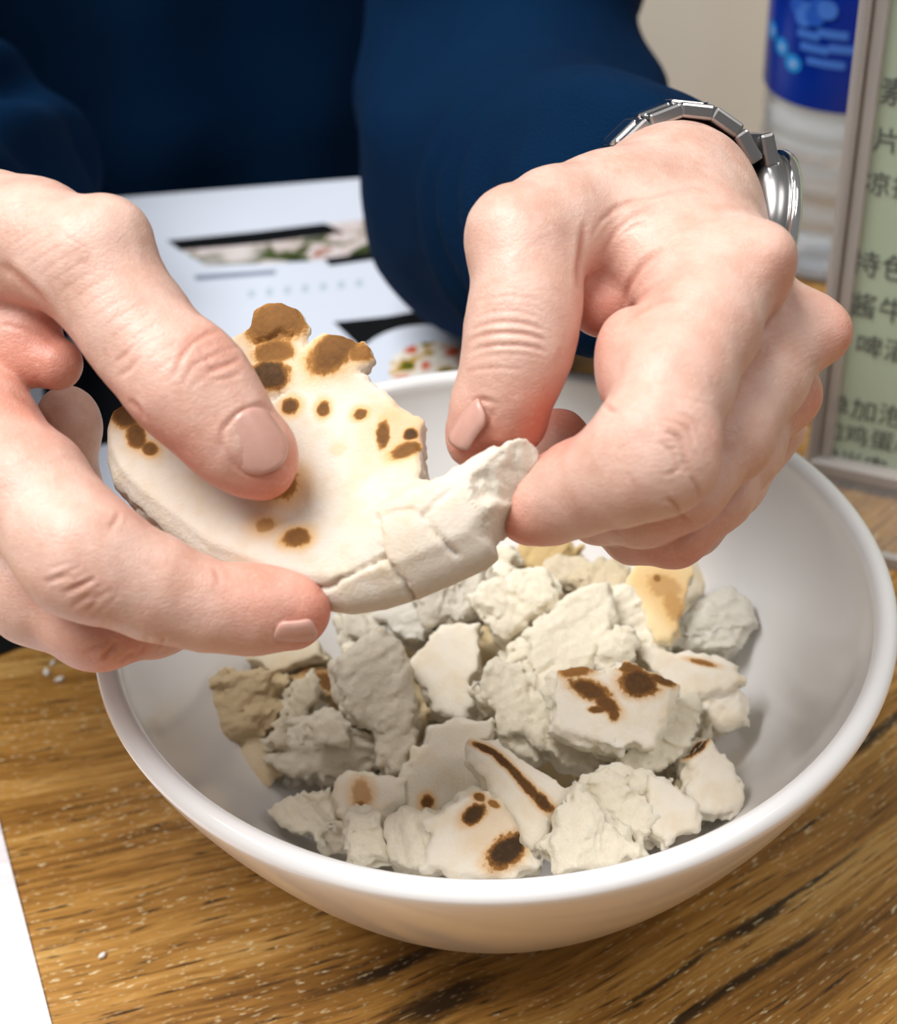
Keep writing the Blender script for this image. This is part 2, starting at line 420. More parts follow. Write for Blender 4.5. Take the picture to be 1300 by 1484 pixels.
def frame_from(p0, n, hint):
    n = nrm(n); a = nrm(hint - np.dot(hint, n) * n); b = np.cross(n, a)
    return np.stack([a, b, n], 1)          # columns
def slab(poly, thick, edge, h, seed, rough=.5, bend=None, rag=.8, layers=0.0, top=None, rmap=None):
    """solid from a closed outline (local metres): upper face at w=0, thick(s,t) below, edge(s,t) rounding radius.
    returns V,F,skin attribute. rough in mm on the torn faces."""
    poly = np.asarray(poly, float)
    tm = .022
    lo = np.array([poly[:, 0].min() - .004, poly[:, 1].min() - .004, -tm]); hi = np.array([poly[:, 0].max() + .004, poly[:, 1].max() + .004, .007])
    f = Field(lo, hi, h)
    X, Y = np.meshgrid(f.ax[0], f.ax[1], indexing='ij')
    P2 = np.stack([X.ravel(), Y.ravel()], 1)
    P3 = np.stack([P2[:, 0], P2[:, 1], np.zeros(len(P2))], 1)
    d2 = polydist(P2, poly, True); d2[inpoly(P2, poly)] *= -1
    rm2 = 1.0 if rmap is None else rmap(P2[:, 0], P2[:, 1])
    d2 = d2 + rm2 * rag * .001 * (fbm(P3, 210, seed, 2) * .6 + fbm(P3, 560, seed + 5, 2) * .75)
    th = thick(P2[:, 0], P2[:, 1]); eg = np.minimum(edge(P2[:, 0], P2[:, 1]), th * .499)
    sh = X.shape
    d2, th, eg = d2.reshape(sh)[:, :, None], th.reshape(sh)[:, :, None], eg.reshape(sh)[:, :, None]
    Zg = f.ax[2][None, None, :]
    bz = bend(P2[:, 0], P2[:, 1]).reshape(sh)[:, :, None] if bend else 0
    w = Zg - bz
    PX = np.stack(np.broadcast_arrays(X[:, :, None], Y[:, :, None], Zg), -1)
    ca, sa = math.cos(seed * 1.7), math.sin(seed * 1.7)
    PF = np.stack([(PX[..., 0] * ca + PX[..., 1] * sa) * .33, (-PX[..., 0] * sa + PX[..., 1] * ca) * 1.15, PX[..., 2] * 1.15], -1)
    lf = fbm(PF, 150, seed + 11, 2) * 2.2 + fbm(PX, 330, seed + 13, 1) * .35
    fr = lf - np.floor(lf); ter = np.floor(lf) + np.clip((fr - .72) / .28, 0, 1) ** 2 + fr * .25
    nz_ = ter * .42 + fbm(PF, 560, seed + 17, 2) * .34 + fbm(PX, 900, seed + 21, 1) * .24
    lay = vnoise(PX * np.array([120, 120, 900], np.float32), 1, seed + 3)
    topd = np.clip((-w) / .0015, 0, 1)          # 0 on the upper face, 1 on torn sides
    tr = top if top is not None else 0.12
    amp = rough * .001 * (tr + (1 - tr) * topd)
    if rmap is not None: amp = amp * rmap(P2[:, 0], P2[:, 1]).reshape(sh)[:, :, None]
    q1 = d2 + eg + layers * .001 * lay * topd * (1.0 if rmap is None else np.reshape(rm2, sh)[:, :, None]); q2 = np.abs(w + th / 2) - th / 2 + eg
    D = np.sqrt(np.maximum(q1, 0) ** 2 + np.maximum(q2, 0) ** 2) + np.minimum(np.maximum(q1, q2), 0) - eg
    f.D = (D + amp * nz_).astype(np.float32)
    f.D[0] = f.D[-1] = 1; f.D[:, 0] = f.D[:, -1] = 1; f.D[:, :, 0] = f.D[:, :, -1] = 1
    V, F = f.mesh()
    N = vnormals(V, F)
    if bend: wz = V[:, 2] - bend(V[:, 0], V[:, 1])
    else: wz = V[:, 2]
    skin = np.clip((N[:, 2] - .25) / .35, 0, 1) * np.clip((wz + .004) / .0025, 0, 1)
    return V, F, skin
def set_frame(o, p0, Rm):
    o.matrix_world = Matrix([[*Rm[k], p0[k]] for k in range(3)] + [[0, 0, 0, 1]])

# the flatbread in the hands
a25 = math.radians(24)
BN = nrm(-FW * math.cos(a25) + UP * math.sin(a25) - .20 * RT)
B0 = W(430, 690, .2885)
BR = frame_from(B0, BN, RT)
def bl(px, py):
    q = (onplane(px, py, B0, BN) - B0) @ BR; return q[0], q[1]
def bblob(px, py, rxp, ryp, rot=0, dk=.8, hl=.35):
    s, t_ = bl(px, py); k = .29 / FPX; return (s, t_, rxp * k, ryp * k / math.cos(a25), rot, dk, hl)
held_px = [(161, 596), (146, 616), (141, 652), (151, 693), (182, 729), (223, 762), (285, 808), (377, 846), (439, 861), (491, 867), (542, 861), (594, 848), (645, 829), (697, 806), (716, 792),
           (712, 772), (716, 756), (722, 742), (738, 722), (752, 703), (766, 688), (781, 672), (780, 656), (768, 648), (752, 646), (735, 654), (707, 667), (684, 676), (661, 688), (640, 702), (627, 708),
           (606, 699), (611, 683), (604, 662), (607, 643), (610, 626), (616, 609), (594, 596), (568, 581), (556, 566), (542, 559), (529, 545), (514, 541), (528, 529), (541, 519), (536, 506), (527, 498), (517, 507), (510, 497), (496, 492), (470, 486), (452, 496), (442, 505), (441, 490), (446, 474), (440, 456), (419, 441), (388, 438), (366, 450), (356, 474), (336, 488), (300, 515), (230, 560), (190, 580)]
held = [bl(*p) for p in held_px]
_bot = [bl(*p) for p in [(100, 560), (121, 652), (151, 703), (182, 735), (223, 766), (285, 815), (377, 850), (439, 865), (491, 870), (542, 864), (594, 851), (645, 832), (697, 809), (740, 790)]]
_tip = [bl(*p) for p in [(600, 760), (700, 712), (775, 660)]]
def h_thick(s, t_):
    P = np.stack([s, t_], 1); d = polydist(P, _bot); d3 = polydist(P, _tip)
    a = .0035 + .0095 * np.clip(1 - (d - .008) / .022, 0, 1)
    b = .0115 * np.clip(1 - (d3 - .008) / .008, 0, 1)
    return np.maximum(a, b)
def h_edge(s, t_):
    P = np.stack([s, t_], 1); d = polydist(P, _bot)
    return .0009 + .0056 * np.clip(1 - (d - .0035) / .004, 0, 1)
_lobes = [(bl(400, 476), .0050, .0022), (bl(490, 512), .0052, .0020), (bl(393, 545), .0036, .0012)]
def h_bend(s, t_):
    P = np.stack([s, t_], 1); d3 = polydist(P, _tip)
    z = .0042 * np.exp(-(d3 / .009) ** 2) - 1.4 * np.maximum(0, -t_ - .012) ** 2 * 4
    z = z + .9 * (np.maximum(0, np.abs(s + .004) - .01)) ** 2
    for (c, r, a) in _lobes:
        z = z + a * np.exp(-(((s - c[0]) ** 2 + (t_ - c[1]) ** 2) / r ** 2))
    return z
V, F, skin = slab(held, h_thick, h_edge, .00055, 3, rough=.9, bend=h_bend, rag=.7, layers=.5, top=.10,
    rmap=lambda s, t_: np.clip(.07 + (polydist(np.stack([s, t_], 1), _bot) - .006) / .010, .07, 1))
TORN = np.array([bl(*p) for p in [(766, 640), (752, 652), (728, 664), (704, 690), (690, 712), (692, 736), (702, 750), (704, 772), (716, 797), (760, 780), (800, 690), (795, 640)]])
_tl = np.array([bl(*p) for p in [(766, 640), (752, 652), (728, 664), (704, 690), (690, 712), (692, 736), (702, 750), (704, 772), (716, 797)]])
_P2 = V[:, :2] + .0009 * np.stack([fbm(V, 420, 1, 2), fbm(V, 420, 2, 2)], 1)
_m = inpoly(_P2, TORN) & (V[:, 2] > -.011); _d = np.where(_m, polydist(_P2, _tl), 0)
_lf = fbm(V * np.array([1.2, .45, 1]), 300, 31, 2) * 2; _ter = np.floor(_lf) + np.clip((_lf - np.floor(_lf) - .6) / .4, 0, 1)
V[:, 2] -= np.clip(_d * 1.1, 0, .0065) + _m * np.clip(_d / .001, 0, 1) * (_ter * .0007 + fbm(V, 800, 4, 2) * .0005)
skin = skin * (1 - _m)
# cracks in the crust, cut into the upper face
def crack(V, F, lines, wpx, depth, Rm, p0):
    N = vnormals(V, F); P2 = V[:, :2]
    for ln in lines:
        q = np.array([bl(*p) for p in ln]); out = [q[0]]
        rs = np.random.RandomState(len(ln) + int(abs(q[0][0]) * 1e5))
        for a, b in zip(q[:-1], q[1:]):
            for k in range(1, 5): out.append(a + (b - a) * k / 4 + (rs.rand(2) - .5) * .0006)
        d = polydist(P2, out); m = (N[:, 2] > -.2)
        V = V - N * (depth * np.exp(-(d / (wpx * .00013)) ** 2) * m)[:, None]
    return V
V = crack(V, F, [[(440, 846), (480, 844), (520, 826), (558, 813)], [(558, 813), (556, 780), (551, 756)], [(558, 813), (575, 832), (590, 850)], [(565, 757), (600, 751), (622, 762), (640, 790), (662, 806)], [(622, 762), (640, 740), (660, 728)], [(152, 697), (185, 727), (222, 758)], [(374, 572), (398, 578), (412, 570)], [(372, 500), (395, 496), (410, 486), (425, 492)]], 2.9, .0010, BR, B0)
M_held = bread_mat('held_bread', [bblob(402, 470, 50, 40, .3, .72, .2), bblob(397, 512, 34, 20, 0, .68, .25), bblob(391, 545, 34, 22, -.15, .95, .3), bblob(486, 514, 44, 28, .45, .78, .5), bblob(524, 514, 26, 12, .3, .6, .6),
    bblob(421, 588, 13, 12, 0, .85, .8), bblob(469, 592, 10, 12, 0, .8, .7), bblob(523, 600, 10, 8, 0, .75, 1.0), bblob(555, 630, 10, 21, 0, .8, .5), bblob(596, 630, 10, 9, 0, .95, .7), bblob(590, 654, 24, 11, .3, .75, .9), bblob(582, 625, 46, 40, .2, .16, .6),
    bblob(385, 761, 16, 11, 0, .35, 1.2), bblob(430, 779, 21, 13, .1, .7, .6), bblob(184, 604, 26, 18, -.6, .85, .3), bblob(198, 632, 14, 22, .35, .8, .4), bblob(218, 652, 14, 10, -.5, .75, .6), bblob(409, 702, 26, 22, 0, .55, .9), bblob(490, 652, 8, 6, 0, .05, .8)],
    skin=(220, 209, 195), crumb=(224, 214, 198))
held_o = mesh_obj('flatbread', V, F, M_held, attrs={'skin': skin}); set_frame(held_o, B0, BR)
tag(held_o, 'half-torn round white flatbread with scorched spots held between the two hands', 'bread')

# ------------------------------------------------------------------ torn bread in the bowl
PIECES = []
BCACHE = {}
def piece(label, px, z, tx=0., ty=0., th=9, rough=1.0, rag=1.0, layers=.8, edge=.9, top=.3, blobs=(), skin=(242, 233, 217), crumb=(248, 238, 216), tan=0., name='bread_piece', group='torn bread pieces in the bowl', bendk=0., h=.00056):
    px = np.array(px, float); c = px.mean(0); seed = 40 + 3 * len(PIECES)
    p0 = onz(c[0], c[1], z)
    n = nrm(np.array([0, 0, 1.]) * .45 - FW * .75 + tx * RT + ty * UP)
    Rm = frame_from(p0, n, RT)
    poly = [tuple(((onplane(a, b, p0, n) - p0) @ Rm)[:2]) for a, b in px]
    th *= .00115
    rs = np.random.RandomState(seed); d1 = rs.rand(2) * 2 - 1; d1 /= np.linalg.norm(d1)
    tf = lambda s, t_: np.full(len(s), th) * np.clip(1 + 18 * (s * d1[0] + t_ * d1[1]), .45, 1.3)
    ef = lambda s, t_: np.full(len(s), edge * .001)
    bd = (lambda s, t_: bendk * (s * d1[0] + t_ * d1[1]) ** 2) if bendk else None
    V, F, skin_a = slab(poly, tf, ef, h, seed, rough=rough, rag=rag, layers=layers, top=top, bend=bd)
    if top > .55: skin_a = skin_a * .0
    k = np.linalg.norm(p0 - CAM) / FPX
    bb = []
    for (bx, by, rx, ry, rot, dk, hl) in blobs:
        q = (onplane(bx, by, p0, n) - p0) @ Rm; bb.append((q[0], q[1], rx * k, ry * k, rot, dk, hl))
    key = (tuple(bb), skin, crumb, tan)
    if key not in BCACHE: BCACHE[key] = bread_mat('torn_bread', bb, skin, crumb, tan)
    o = mesh_obj(name, V, F, BCACHE[key], attrs={'skin': skin_a})
    set_frame(o, p0, Rm)
    tag(o, label, 'bread piece', group); PIECES.append(o)
    return o
CR = dict(rough=1.9, top=.8, layers=1.6, rag=1.2)      # torn crumb facing up
SK = dict(rough=1.1, top=.1, layers=1.0, rag=1.0)      # crust facing up
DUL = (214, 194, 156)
# deep, mostly hidden scraps
DEEP = [(560, 960), (640, 990), (700, 1040), (560, 1060), (760, 900), (830, 820), (900, 880), (1000, 1060), (930, 1130), (820, 1120), (640, 1120), (740, 840), (600, 890), (690, 1190), (880, 1180), (500, 1000), (470, 930), (640, 930), (720, 960), (700, 900), (960, 1060), (1020, 1110), (540, 1170), (470, 1080), (780, 1060), (900, 1020), (960, 960), (840, 920)]
DEEP_LABELS = {0: 'sliver of deep tan scrap between the tall wedge and plain white crust piece', 1: 'deep tan scrap seen in the gap below the plain white crust piece', 3: 'deep tan scrap peeking out right of the foot of the tall wedge',
    9: 'deep tan scrap in the gap right of the striped crust strip', 15: 'deep tan scrap peeking out left of the tall wedge', 18: 'deep tan scrap in the gap right of the plain white crust piece', 19: 'deep tan scrap just below the chunky pale piece'}
for di, (cx, cy) in enumerate(DEEP):
    zz = .0235
    rs = np.random.RandomState(int(cx + cy)); a0 = rs.rand() * 6
    pts = [(cx + math.cos(a0 + k * .785) * (38 + 24 * rs.rand()), cy + math.sin(a0 + k * .785) * (28 + 20 * rs.rand())) for k in range(8)]
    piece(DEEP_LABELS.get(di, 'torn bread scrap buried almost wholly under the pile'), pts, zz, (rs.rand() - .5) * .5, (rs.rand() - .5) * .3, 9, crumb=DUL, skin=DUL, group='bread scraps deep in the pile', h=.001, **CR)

piece('tan ragged crumb chunk against the left wall of the bowl', [(288, 984), (319, 973), (358, 968), (391, 977), (395, 999), (384, 1035), (369, 1056), (328, 1082), (304, 1064), (284, 1024)], .043, -.3, .1, 15, tan=.38, crumb=(220, 204, 172), edge=3, rough=2.6, top=1, layers=2.2, rag=1.2)
piece('pale narrow bread strip right of the tan crumb chunk', [(452, 973), (467, 984), (463, 1006), (447, 1028), (454, 1031), (420, 1075), (395, 1084), (386, 1075), (409, 1038), (405, 1013), (427, 995)], .043, .2, 0, 8, crumb=(226, 214, 190), **CR)
piece('flat beige scrap lying lowest at the left of the bowl', [(355, 1067), (373, 1064), (384, 1085), (409, 1107), (411, 1122), (391, 1129), (369, 1147), (337, 1158), (324, 1122), (348, 1107)], .034, -.1, 0, 6, skin=(226, 208, 176), crumb=(222, 206, 176), **SK)
piece('layered flaky piece below the narrow strip', [(424, 1060), (452, 1046), (474, 1033), (503, 1049), (528, 1053), (554, 1078), (550, 1100), (503, 1112), (474, 1122), (442, 1123), (391, 1103), (413, 1089)], .040, .0, -.15, 10, crumb=(226, 216, 196), edge=1.5, rough=2.2, top=.9, layers=2.4, rag=1.4)
piece('loose pale flake lying on the layered flaky piece', [(452, 1050), (476, 1032), (505, 1052), (502, 1075), (480, 1080), (455, 1068)], .0475, .1, -.1, 4, crumb=(232, 222, 202), **CR)
piece('tall thick oblong wedge standing left of centre in the pile', [(492, 957), (525, 934), (554, 912), (575, 930), (597, 973), (606, 1013), (608, 1085), (593, 1114), (575, 1123), (557, 1107), (550, 1053), (518, 1042), (499, 1006)], .050, .25, -.1, 12, crumb=(224, 214, 194), edge=2.5, rough=1.5, top=.75, layers=1.0, rag=.8)
piece('plain white crust piece right of the tall wedge', [(592, 962), (630, 915), (655, 905), (695, 901), (693, 934), (691, 970), (677, 991), (691, 1024), (669, 1040), (630, 1028), (615, 991)], .047, -.1, .1, 9, **SK)
piece('smooth wide crust piece with small brown spot at its lower edge', [(583, 1122), (610, 1085), (633, 1049), (684, 1042), (718, 1033), (716, 1075), (690, 1085), (702, 1122), (700, 1150), (648, 1168), (615, 1180), (579, 1190), (580, 1150)], .046, .0, -.1, 8, blobs=[(619, 1162, 9, 10, 0, .8, .7)], skin=(232, 223, 206), **SK)
piece('cream piece with orange scorch mark near the front left', [(481, 1125), (510, 1114), (583, 1129), (581, 1158), (561, 1179), (546, 1208), (499, 1214), (481, 1180), (476, 1150)], .043, -.25, .0, 11, blobs=[(524, 1152, 16, 26, .1, .3, .5), (522, 1168, 9, 8, 0, .5, .5)], edge=2.5, rough=1.1, top=.15, layers=1.0, rag=.9)
piece('flaky white crumb piece nearest the front left rim', [(377, 1176), (416, 1158), (442, 1161), (489, 1194), (499, 1226), (470, 1232), (452, 1216), (409, 1194)], .042, -.2, -.1, 8, **CR)
piece('tiny flake between the front left crumb and orange-scorched piece', [(442, 1152), (471, 1150), (481, 1183), (452, 1172)], .0405, 0, 0, 5, **CR)
piece('small upright sliver at the front rim below the orange scorch', [(503, 1183), (520, 1178), (536, 1179), (548, 1210), (557, 1240), (525, 1250), (499, 1240)], .051, -.2, .0, 7, **CR)
piece('rough wedge with grey crumb side at the front rim', [(568, 1190), (597, 1176), (628, 1176), (632, 1219), (622, 1256), (580, 1256), (563, 1248), (561, 1216)], .052, -.3, .0, 11, **CR)
piece('white piece with two dark burnt ovals at the front rim', [(612, 1190), (640, 1165), (682, 1143), (705, 1146), (728, 1166), (746, 1195), (750, 1218), (778, 1254), (740, 1268), (660, 1268), (612, 1258), (622, 1220)], .055, -.05, -.05, 11, blobs=[(687, 1180, 12, 20, -.95, .95, .55), (735, 1232, 20, 32, -.9, 1.0, .4), (694, 1155, 9, 6, -.4, .7, .7), (715, 1165, 9, 5, -.5, .5, .8), (720, 1190, 22, 40, -.9, .05, .6)], edge=1.6, rough=1.1, top=.12, layers=1.0, rag=.8)
piece('long crust strip with a brown stripe along one edge', [(682, 1072), (721, 1073), (755, 1095), (802, 1129), (840, 1156), (828, 1175), (802, 1183), (790, 1222), (775, 1248), (748, 1222), (740, 1191), (709, 1145), (694, 1114), (682, 1095)], .056, .05, .0, 10, blobs=[(706, 1086, 24, 5, -.45, .9, .6), (728, 1102, 26, 5.5, -.75, .9, .6), (748, 1122, 26, 6, -.85, .85, .6), (766, 1142, 26, 7, -.85, .85, .6), (786, 1162, 20, 9, -.75, .9, .5)], edge=2.2, rough=.9, top=.1, layers=.9, rag=.8)
piece('white torn piece right of the striped strip at the front rim', [(805, 1187), (840, 1140), (871, 1179), (917, 1222), (932, 1238), (880, 1254), (813, 1262), (800, 1222)], .053, .1, -.05, 10, **CR)
piece('lumpy crumbled cluster in the lower right of the pile', [(852, 1129), (871, 1114), (890, 1110), (940, 1133), (952, 1160), (958, 1198), (932, 1230), (905, 1216), (871, 1178), (852, 1152)], .052, .1, 0, 14, edge=3, rough=2.2, top=1, layers=1.6, rag=1.2)
piece('smooth flat piece right of the lumpy cluster', [(944, 1122), (978, 1137), (1013, 1164), (1011, 1197), (967, 1226), (952, 1205), (944, 1160)], .049, .3, 0, 8, **SK)
piece('rightmost front piece with one charred upper corner', [(994, 1095), (1028, 1066), (1048, 1091), (1075, 1125), (1077, 1160), (1040, 1177), (1010, 1179), (1000, 1150), (1012, 1122)], .046, .2, .1, 12, blobs=[(1010, 1082, 22, 8, .65, 1, .3)], edge=1.2, rough=1.6, top=.35, layers=1.2, rag=1.2)
piece('topmost piece with large brown scorched blotches at the pile centre', [(809, 975), (848, 966), (886, 970), (909, 960), (948, 975), (980, 991), (970, 1025), (957, 1056), (948, 1078), (905, 1090), (855, 1072), (809, 1049), (803, 1010)], .062, .1, .0, 9, blobs=[(832, 972, 26, 9, .1, .55, .5), (856, 1000, 30, 14, -.35, .85, .25), (880, 1020, 22, 11, -.6, .8, .3), (925, 990, 28, 20, -.1, .9, .3), (912, 968, 22, 8, -.2, .7, .4), (960, 985, 20, 8, -.35, .8, .4), (866, 1028, 12, 5, 0, .75, .3), (890, 1034, 8, 10, 0, .75, .3)], edge=.8, rough=1.5, top=.1, layers=1.8, rag=1.2)
piece('broad white piece under the left side of the scorched topmost piece', [(682, 987), (725, 956), (755, 964), (802, 1000), (815, 1045), (855, 1066), (908, 1089), (896, 1114), (848, 1116), (813, 1097), (767, 1074), (721, 1054), (718, 1029)], .051, -.05, -.05, 9, **CR)
piece('tall ribbed pale strip behind the scorched topmost piece', [(813, 875), (844, 852), (878, 845), (888, 887), (880, 922), (856, 964), (815, 978), (806, 1010), (757, 1008), (775, 952), (773, 914)], .058, -.05, .1, 9, rough=1.4, top=.6, layers=1.4, rag=1.0)
piece('chunky pale piece below the torn end of the held flatbread', [(705, 837), (748, 823), (790, 822), (805, 837), (809, 872), (775, 895), (728, 922), (717, 895), (690, 875)], .058, .0, .0, 13, blobs=[(730, 828, 30, 7, .1, .5, .6)], edge=2, rough=2.0, top=.7, layers=1.4, rag=1.1)
piece('rounded flaky chunk just under the rim of the held flatbread', [(590, 856), (620, 838), (648, 829), (698, 818), (704, 843), (691, 887), (659, 908), (615, 883)], .055, -.1, .0, 13, edge=2.5, crumb=(222, 214, 198), rough=2.3, top=.9, layers=1.8, rag=1.1)
piece('grey flaky chunk behind the tall wedge', [(540, 862), (590, 852), (612, 883), (622, 912), (593, 923), (561, 905), (540, 890)], .046, -.2, .1, 11, crumb=(218, 212, 200), **CR)
piece('crumbly lump near the left index fingertip', [(496, 880), (525, 868), (552, 880), (548, 912), (525, 925), (500, 916)], .044, .1, .1, 10, crumb=(222, 214, 196), **CR)
piece('pea-sized crumb beside the tall wedge', [(494, 937), (506, 930), (519, 934), (516, 947), (503, 950)], .047, 0, 0, 7, edge=2, rough=1.2, top=1, layers=.5, rag=.5)
piece('smooth chunk half under the left index finger', [(351, 952), (370, 930), (400, 915), (452, 925), (466, 950), (430, 962), (390, 975)], .044, -.2, .1, 11, skin=(226, 214, 190), crumb=(220, 208, 184), **SK)
piece('browned curled crust behind the narrow strip', [(400, 985), (440, 962), (492, 960), (502, 985), (503, 1020), (470, 1005), (440, 990)], .038, .1, .1, 8, blobs=[(480, 990, 26, 14, -.3, .75, .6), (440, 975, 20, 10, .2, .2, .6)], skin=(228, 208, 172), **SK)
piece('slanted pale piece right of the tall ribbed strip', [(884, 850), (910, 848), (934, 856), (950, 887), (970, 945), (940, 945), (905, 905), (890, 885)], .055, .2, .1, 9, **CR)
piece('small round crumb lump just behind the scorched topmost piece', [(871, 945), (886, 918), (909, 908), (928, 922), (921, 948), (902, 964), (878, 956)], .060, .1, .1, 10, blobs=[(900, 912, 16, 5, .2, .5, .5)], edge=2, rough=2.0, top=.7, layers=1.6, rag=1.0)
piece('amber toasted crust standing under the right hand', [(908, 842), (926, 806), (1002, 796), (1008, 833), (994, 880), (976, 930), (948, 922), (934, 876)], .0575, .15, .2, 6, blobs=[(962, 850, 30, 22, -.3, .28, .7), (975, 875, 16, 30, .2, .3, .7), (952, 838, 6, 6, 0, .55, .8)], skin=(240, 216, 170), edge=1.4, rough=.8, top=.08, layers=.8, rag=.7)
piece('plump layered chunk at the far right of the pile', [(962, 930), (986, 891), (1025, 864), (1063, 856), (1086, 872), (1106, 906), (1080, 935), (1060, 950), (1005, 950)], .048, .2, .1, 15, edge=3.5, rough=1.6, top=.8, layers=2.0, rag=.9, crumb=(228, 222, 208))
piece('flat pale piece below the plump layered chunk', [(925, 938), (986, 945), (1025, 946), (1069, 966), (1078, 985), (1050, 998), (1009, 1010), (978, 1000), (945, 975)], .052, .15, .05, 8, blobs=[(1018, 960, 20, 4, -.2, .5, .6)], **SK)
piece('rounded torn piece at the right edge of the pile', [(1005, 1010), (1048, 988), (1076, 993), (1083, 1045), (1048, 1055), (1020, 1043)], .046, .3, .0, 12, edge=2, rough=1.8, top=.5, layers=1.2, rag=1.0)
piece('slanted slab under the right side of the scorched topmost piece', [(955, 1030), (1013, 1004), (1016, 1056), (988, 1089), (942, 1120), (898, 1110), (912, 1085), (950, 1060)], .052, .25, -.05, 9, **CR)
piece('thin scrap wedged behind the charred-corner piece', [(965, 1110), (992, 1084), (1010, 1068), (1030, 1050), (1040, 1062), (1012, 1090), (985, 1130)], .042, .2, 0, 6, crumb=(222, 212, 190), **CR)
piece('small block left of the tall ribbed strip', [(728, 929), (755, 918), (778, 930), (773, 966), (732, 962)], .050, -.1, .1, 9, **CR)
piece('small tan scrap at the back, under the right index finger', [(784, 820), (815, 808), (850, 808), (860, 835), (812, 848)], .054, .0, .2, 8, crumb=(216, 202, 176), **CR)
piece('crumbly scrap at the back beneath the right ring finger', [(838, 835), (858, 815), (886, 812), (908, 840), (890, 856), (855, 856)], .055, .1, .2, 9, crumb=(214, 198, 168), **CR)
piece('pale curved crust leaning on the back wall of the bowl', [(995, 790), (1024, 772), (1030, 800), (1022, 850), (996, 878), (985, 840)], .044, .5, .3, 6, skin=(226, 214, 192), **SK)
piece('small shard between the smooth wide crust and broad white piece', [(715, 1058), (755, 1064), (794, 1087), (775, 1100), (740, 1088)], .046, 0, 0, 6, **CR)
piece('brownish scrap at the back behind the chunky pale piece', [(735, 800), (762, 780), (810, 778), (842, 792), (830, 818), (760, 822)], .046, .0, .3, 8, crumb=(206, 180, 130), tan=.2, **CR)
piece('pale bit tucked beside the torn end of the held flatbread', [(708, 795), (740, 790), (746, 818), (735, 835), (708, 828)], .050, -.1, .2, 8, **CR)

# crumbs on the table top
M_crumb = flat('white_crumb', rgb(236, 232, 224), .7)
for (lab, cx, cy, ln, rot) in [('elongated white crumb on the table left of the bowl rim, leftmost of three', 68, 977, .0034, 1.9), ('white crumb on the table left of the bowl rim, rightmost of three', 87, 987, .0030, .4), ('tiny white crumb on the table left of the bowl rim, farthest of three', 77, 963, .0022, 1.2), ('single white crumb on the bare table near the front left', 149, 1387, .0024, .8)]:
    p = onz(cx, cy); bm = bmesh.new(); bmesh.ops.create_icosphere(bm, subdivisions=2, radius=1)
    for v in bm.verts:
        k = 1 + .25 * math.sin(v.co.x * 5 + cx) * math.cos(v.co.y * 4); v.co = Vector((v.co.x * ln * .5, v.co.y * ln * .28, v.co.z * ln * .25)) * k
    mz = min(v.co.z for v in bm.verts)
    for v in bm.verts: v.co.z -= mz
    o = bm_obj('crumb', bm, M_crumb, None, True); o.location = (p[0], p[1], 0); o.rotation_euler.z = rot
    tag(o, lab, 'crumb', 'crumbs on the table')

# ------------------------------------------------------------------ person: hands, arms, sweater
def J(*q): return [(W(a, b, d), r * d / FPX) for a, b, d, r in q]      # joints: pixel, pixel, distance, radius in pixels there
def chain(f, js, k=.004):
    for (a, ra), (b, rb) in zip(js[:-1], js[1:]): f.cone(a, b, ra, rb, k)
HG = .00054
def hand_field(pts, pad, h=HG):
    P = np.array(pts); return P.min(0) - pad, P.max(0) + pad, h
# ---- the hand at the picture's left (the person's right)
L_thumb = J((-40, 345, .300, 80), (50, 350, .292, 78), (128, 384, .286, 74), (192, 466, .283, 74), (231, 518, .281, 71), (268, 566, .279, 69), (312, 610, .279, 64), (346, 638, .279, 58), (366, 652, .2795, 52))
L_index = J((-110, 560, .300, 96), (-40, 625, .292, 90), (40, 710, .283, 86), (95, 775, .278, 84), (130, 806, .276, 82), (175, 832, .276, 74), (230, 855, .277, 72), (300, 878, .279, 62), (360, 886, .281, 57), (420, 890, .283, 50))
L_mid = J((-130, 690, .312, 92), (-30, 790, .303, 86), (60, 850, .297, 84), (140, 886, .294, 78), (215, 884, .300, 68), (300, 868, .307, 60), (385, 850, .314, 54))
L_ring = J((-150, 700, .330, 84), (-50, 790, .325, 76), (50, 800, .330, 66), (90, 720, .334, 56), (100, 620, .332, 44), (98, 600, .332, 42))
L_lit = J((-170, 720, .345, 76), (-90, 810, .345, 66), (-20, 820, .350, 56), (10, 740, .352, 48))
LW = W(-420, 395, .360); LF = W(-90, 305, .580); LFm = LW + (LF - LW) * .42
allp = [p for c in (L_thumb, L_index, L_mid, L_ring, L_lit) for p, r in c] + [LW, LFm]
lo, hi, h = hand_field(allp, .022)
fL = Field(lo, hi, h)
for js in (L_index, L_mid, L_ring, L_lit):
    g = Field(lo, hi, h); chain(g, js, .0035)
    if js is L_index:
        g.ell(W(120, 815, .272), (.0095, .0085, .006), (RT, UP, FW), .006)
        g.ell(W(395, 872, .281), (.0095, .0055, .0065), (nrm(RT - .15 * UP), nrm(UP + .15 * RT), FW), .004)
    if js is L_mid: g.ell(W(150, 905, .290), (.009, .007, .007), (RT, UP, FW), .005)
    fL.merge(g, .0016)
pal = Field(lo, hi, h)
chain(pal, L_thumb[:4], .006)
for js, r0 in ((L_index, .019), (L_mid, .019), (L_ring, .018), (L_lit, .016)):
    pal.cone(LW, js[0][0], r0, js[0][1], .012)
pal.cone(LW, L_thumb[0][0], .017, L_thumb[0][1], .012)
pal.cone(LW + UP * .008, LFm, .021, .028, .012); pal.cone(LW - UP * .010, LFm, .020, .026, .012)
fL.merge(pal, .006)
th = Field(lo, hi, h); chain(th, L_thumb, .0045)
th.ell(W(158, 340, .283), (.0070, .0065, .006), (RT, UP, FW), .008)           # knuckle
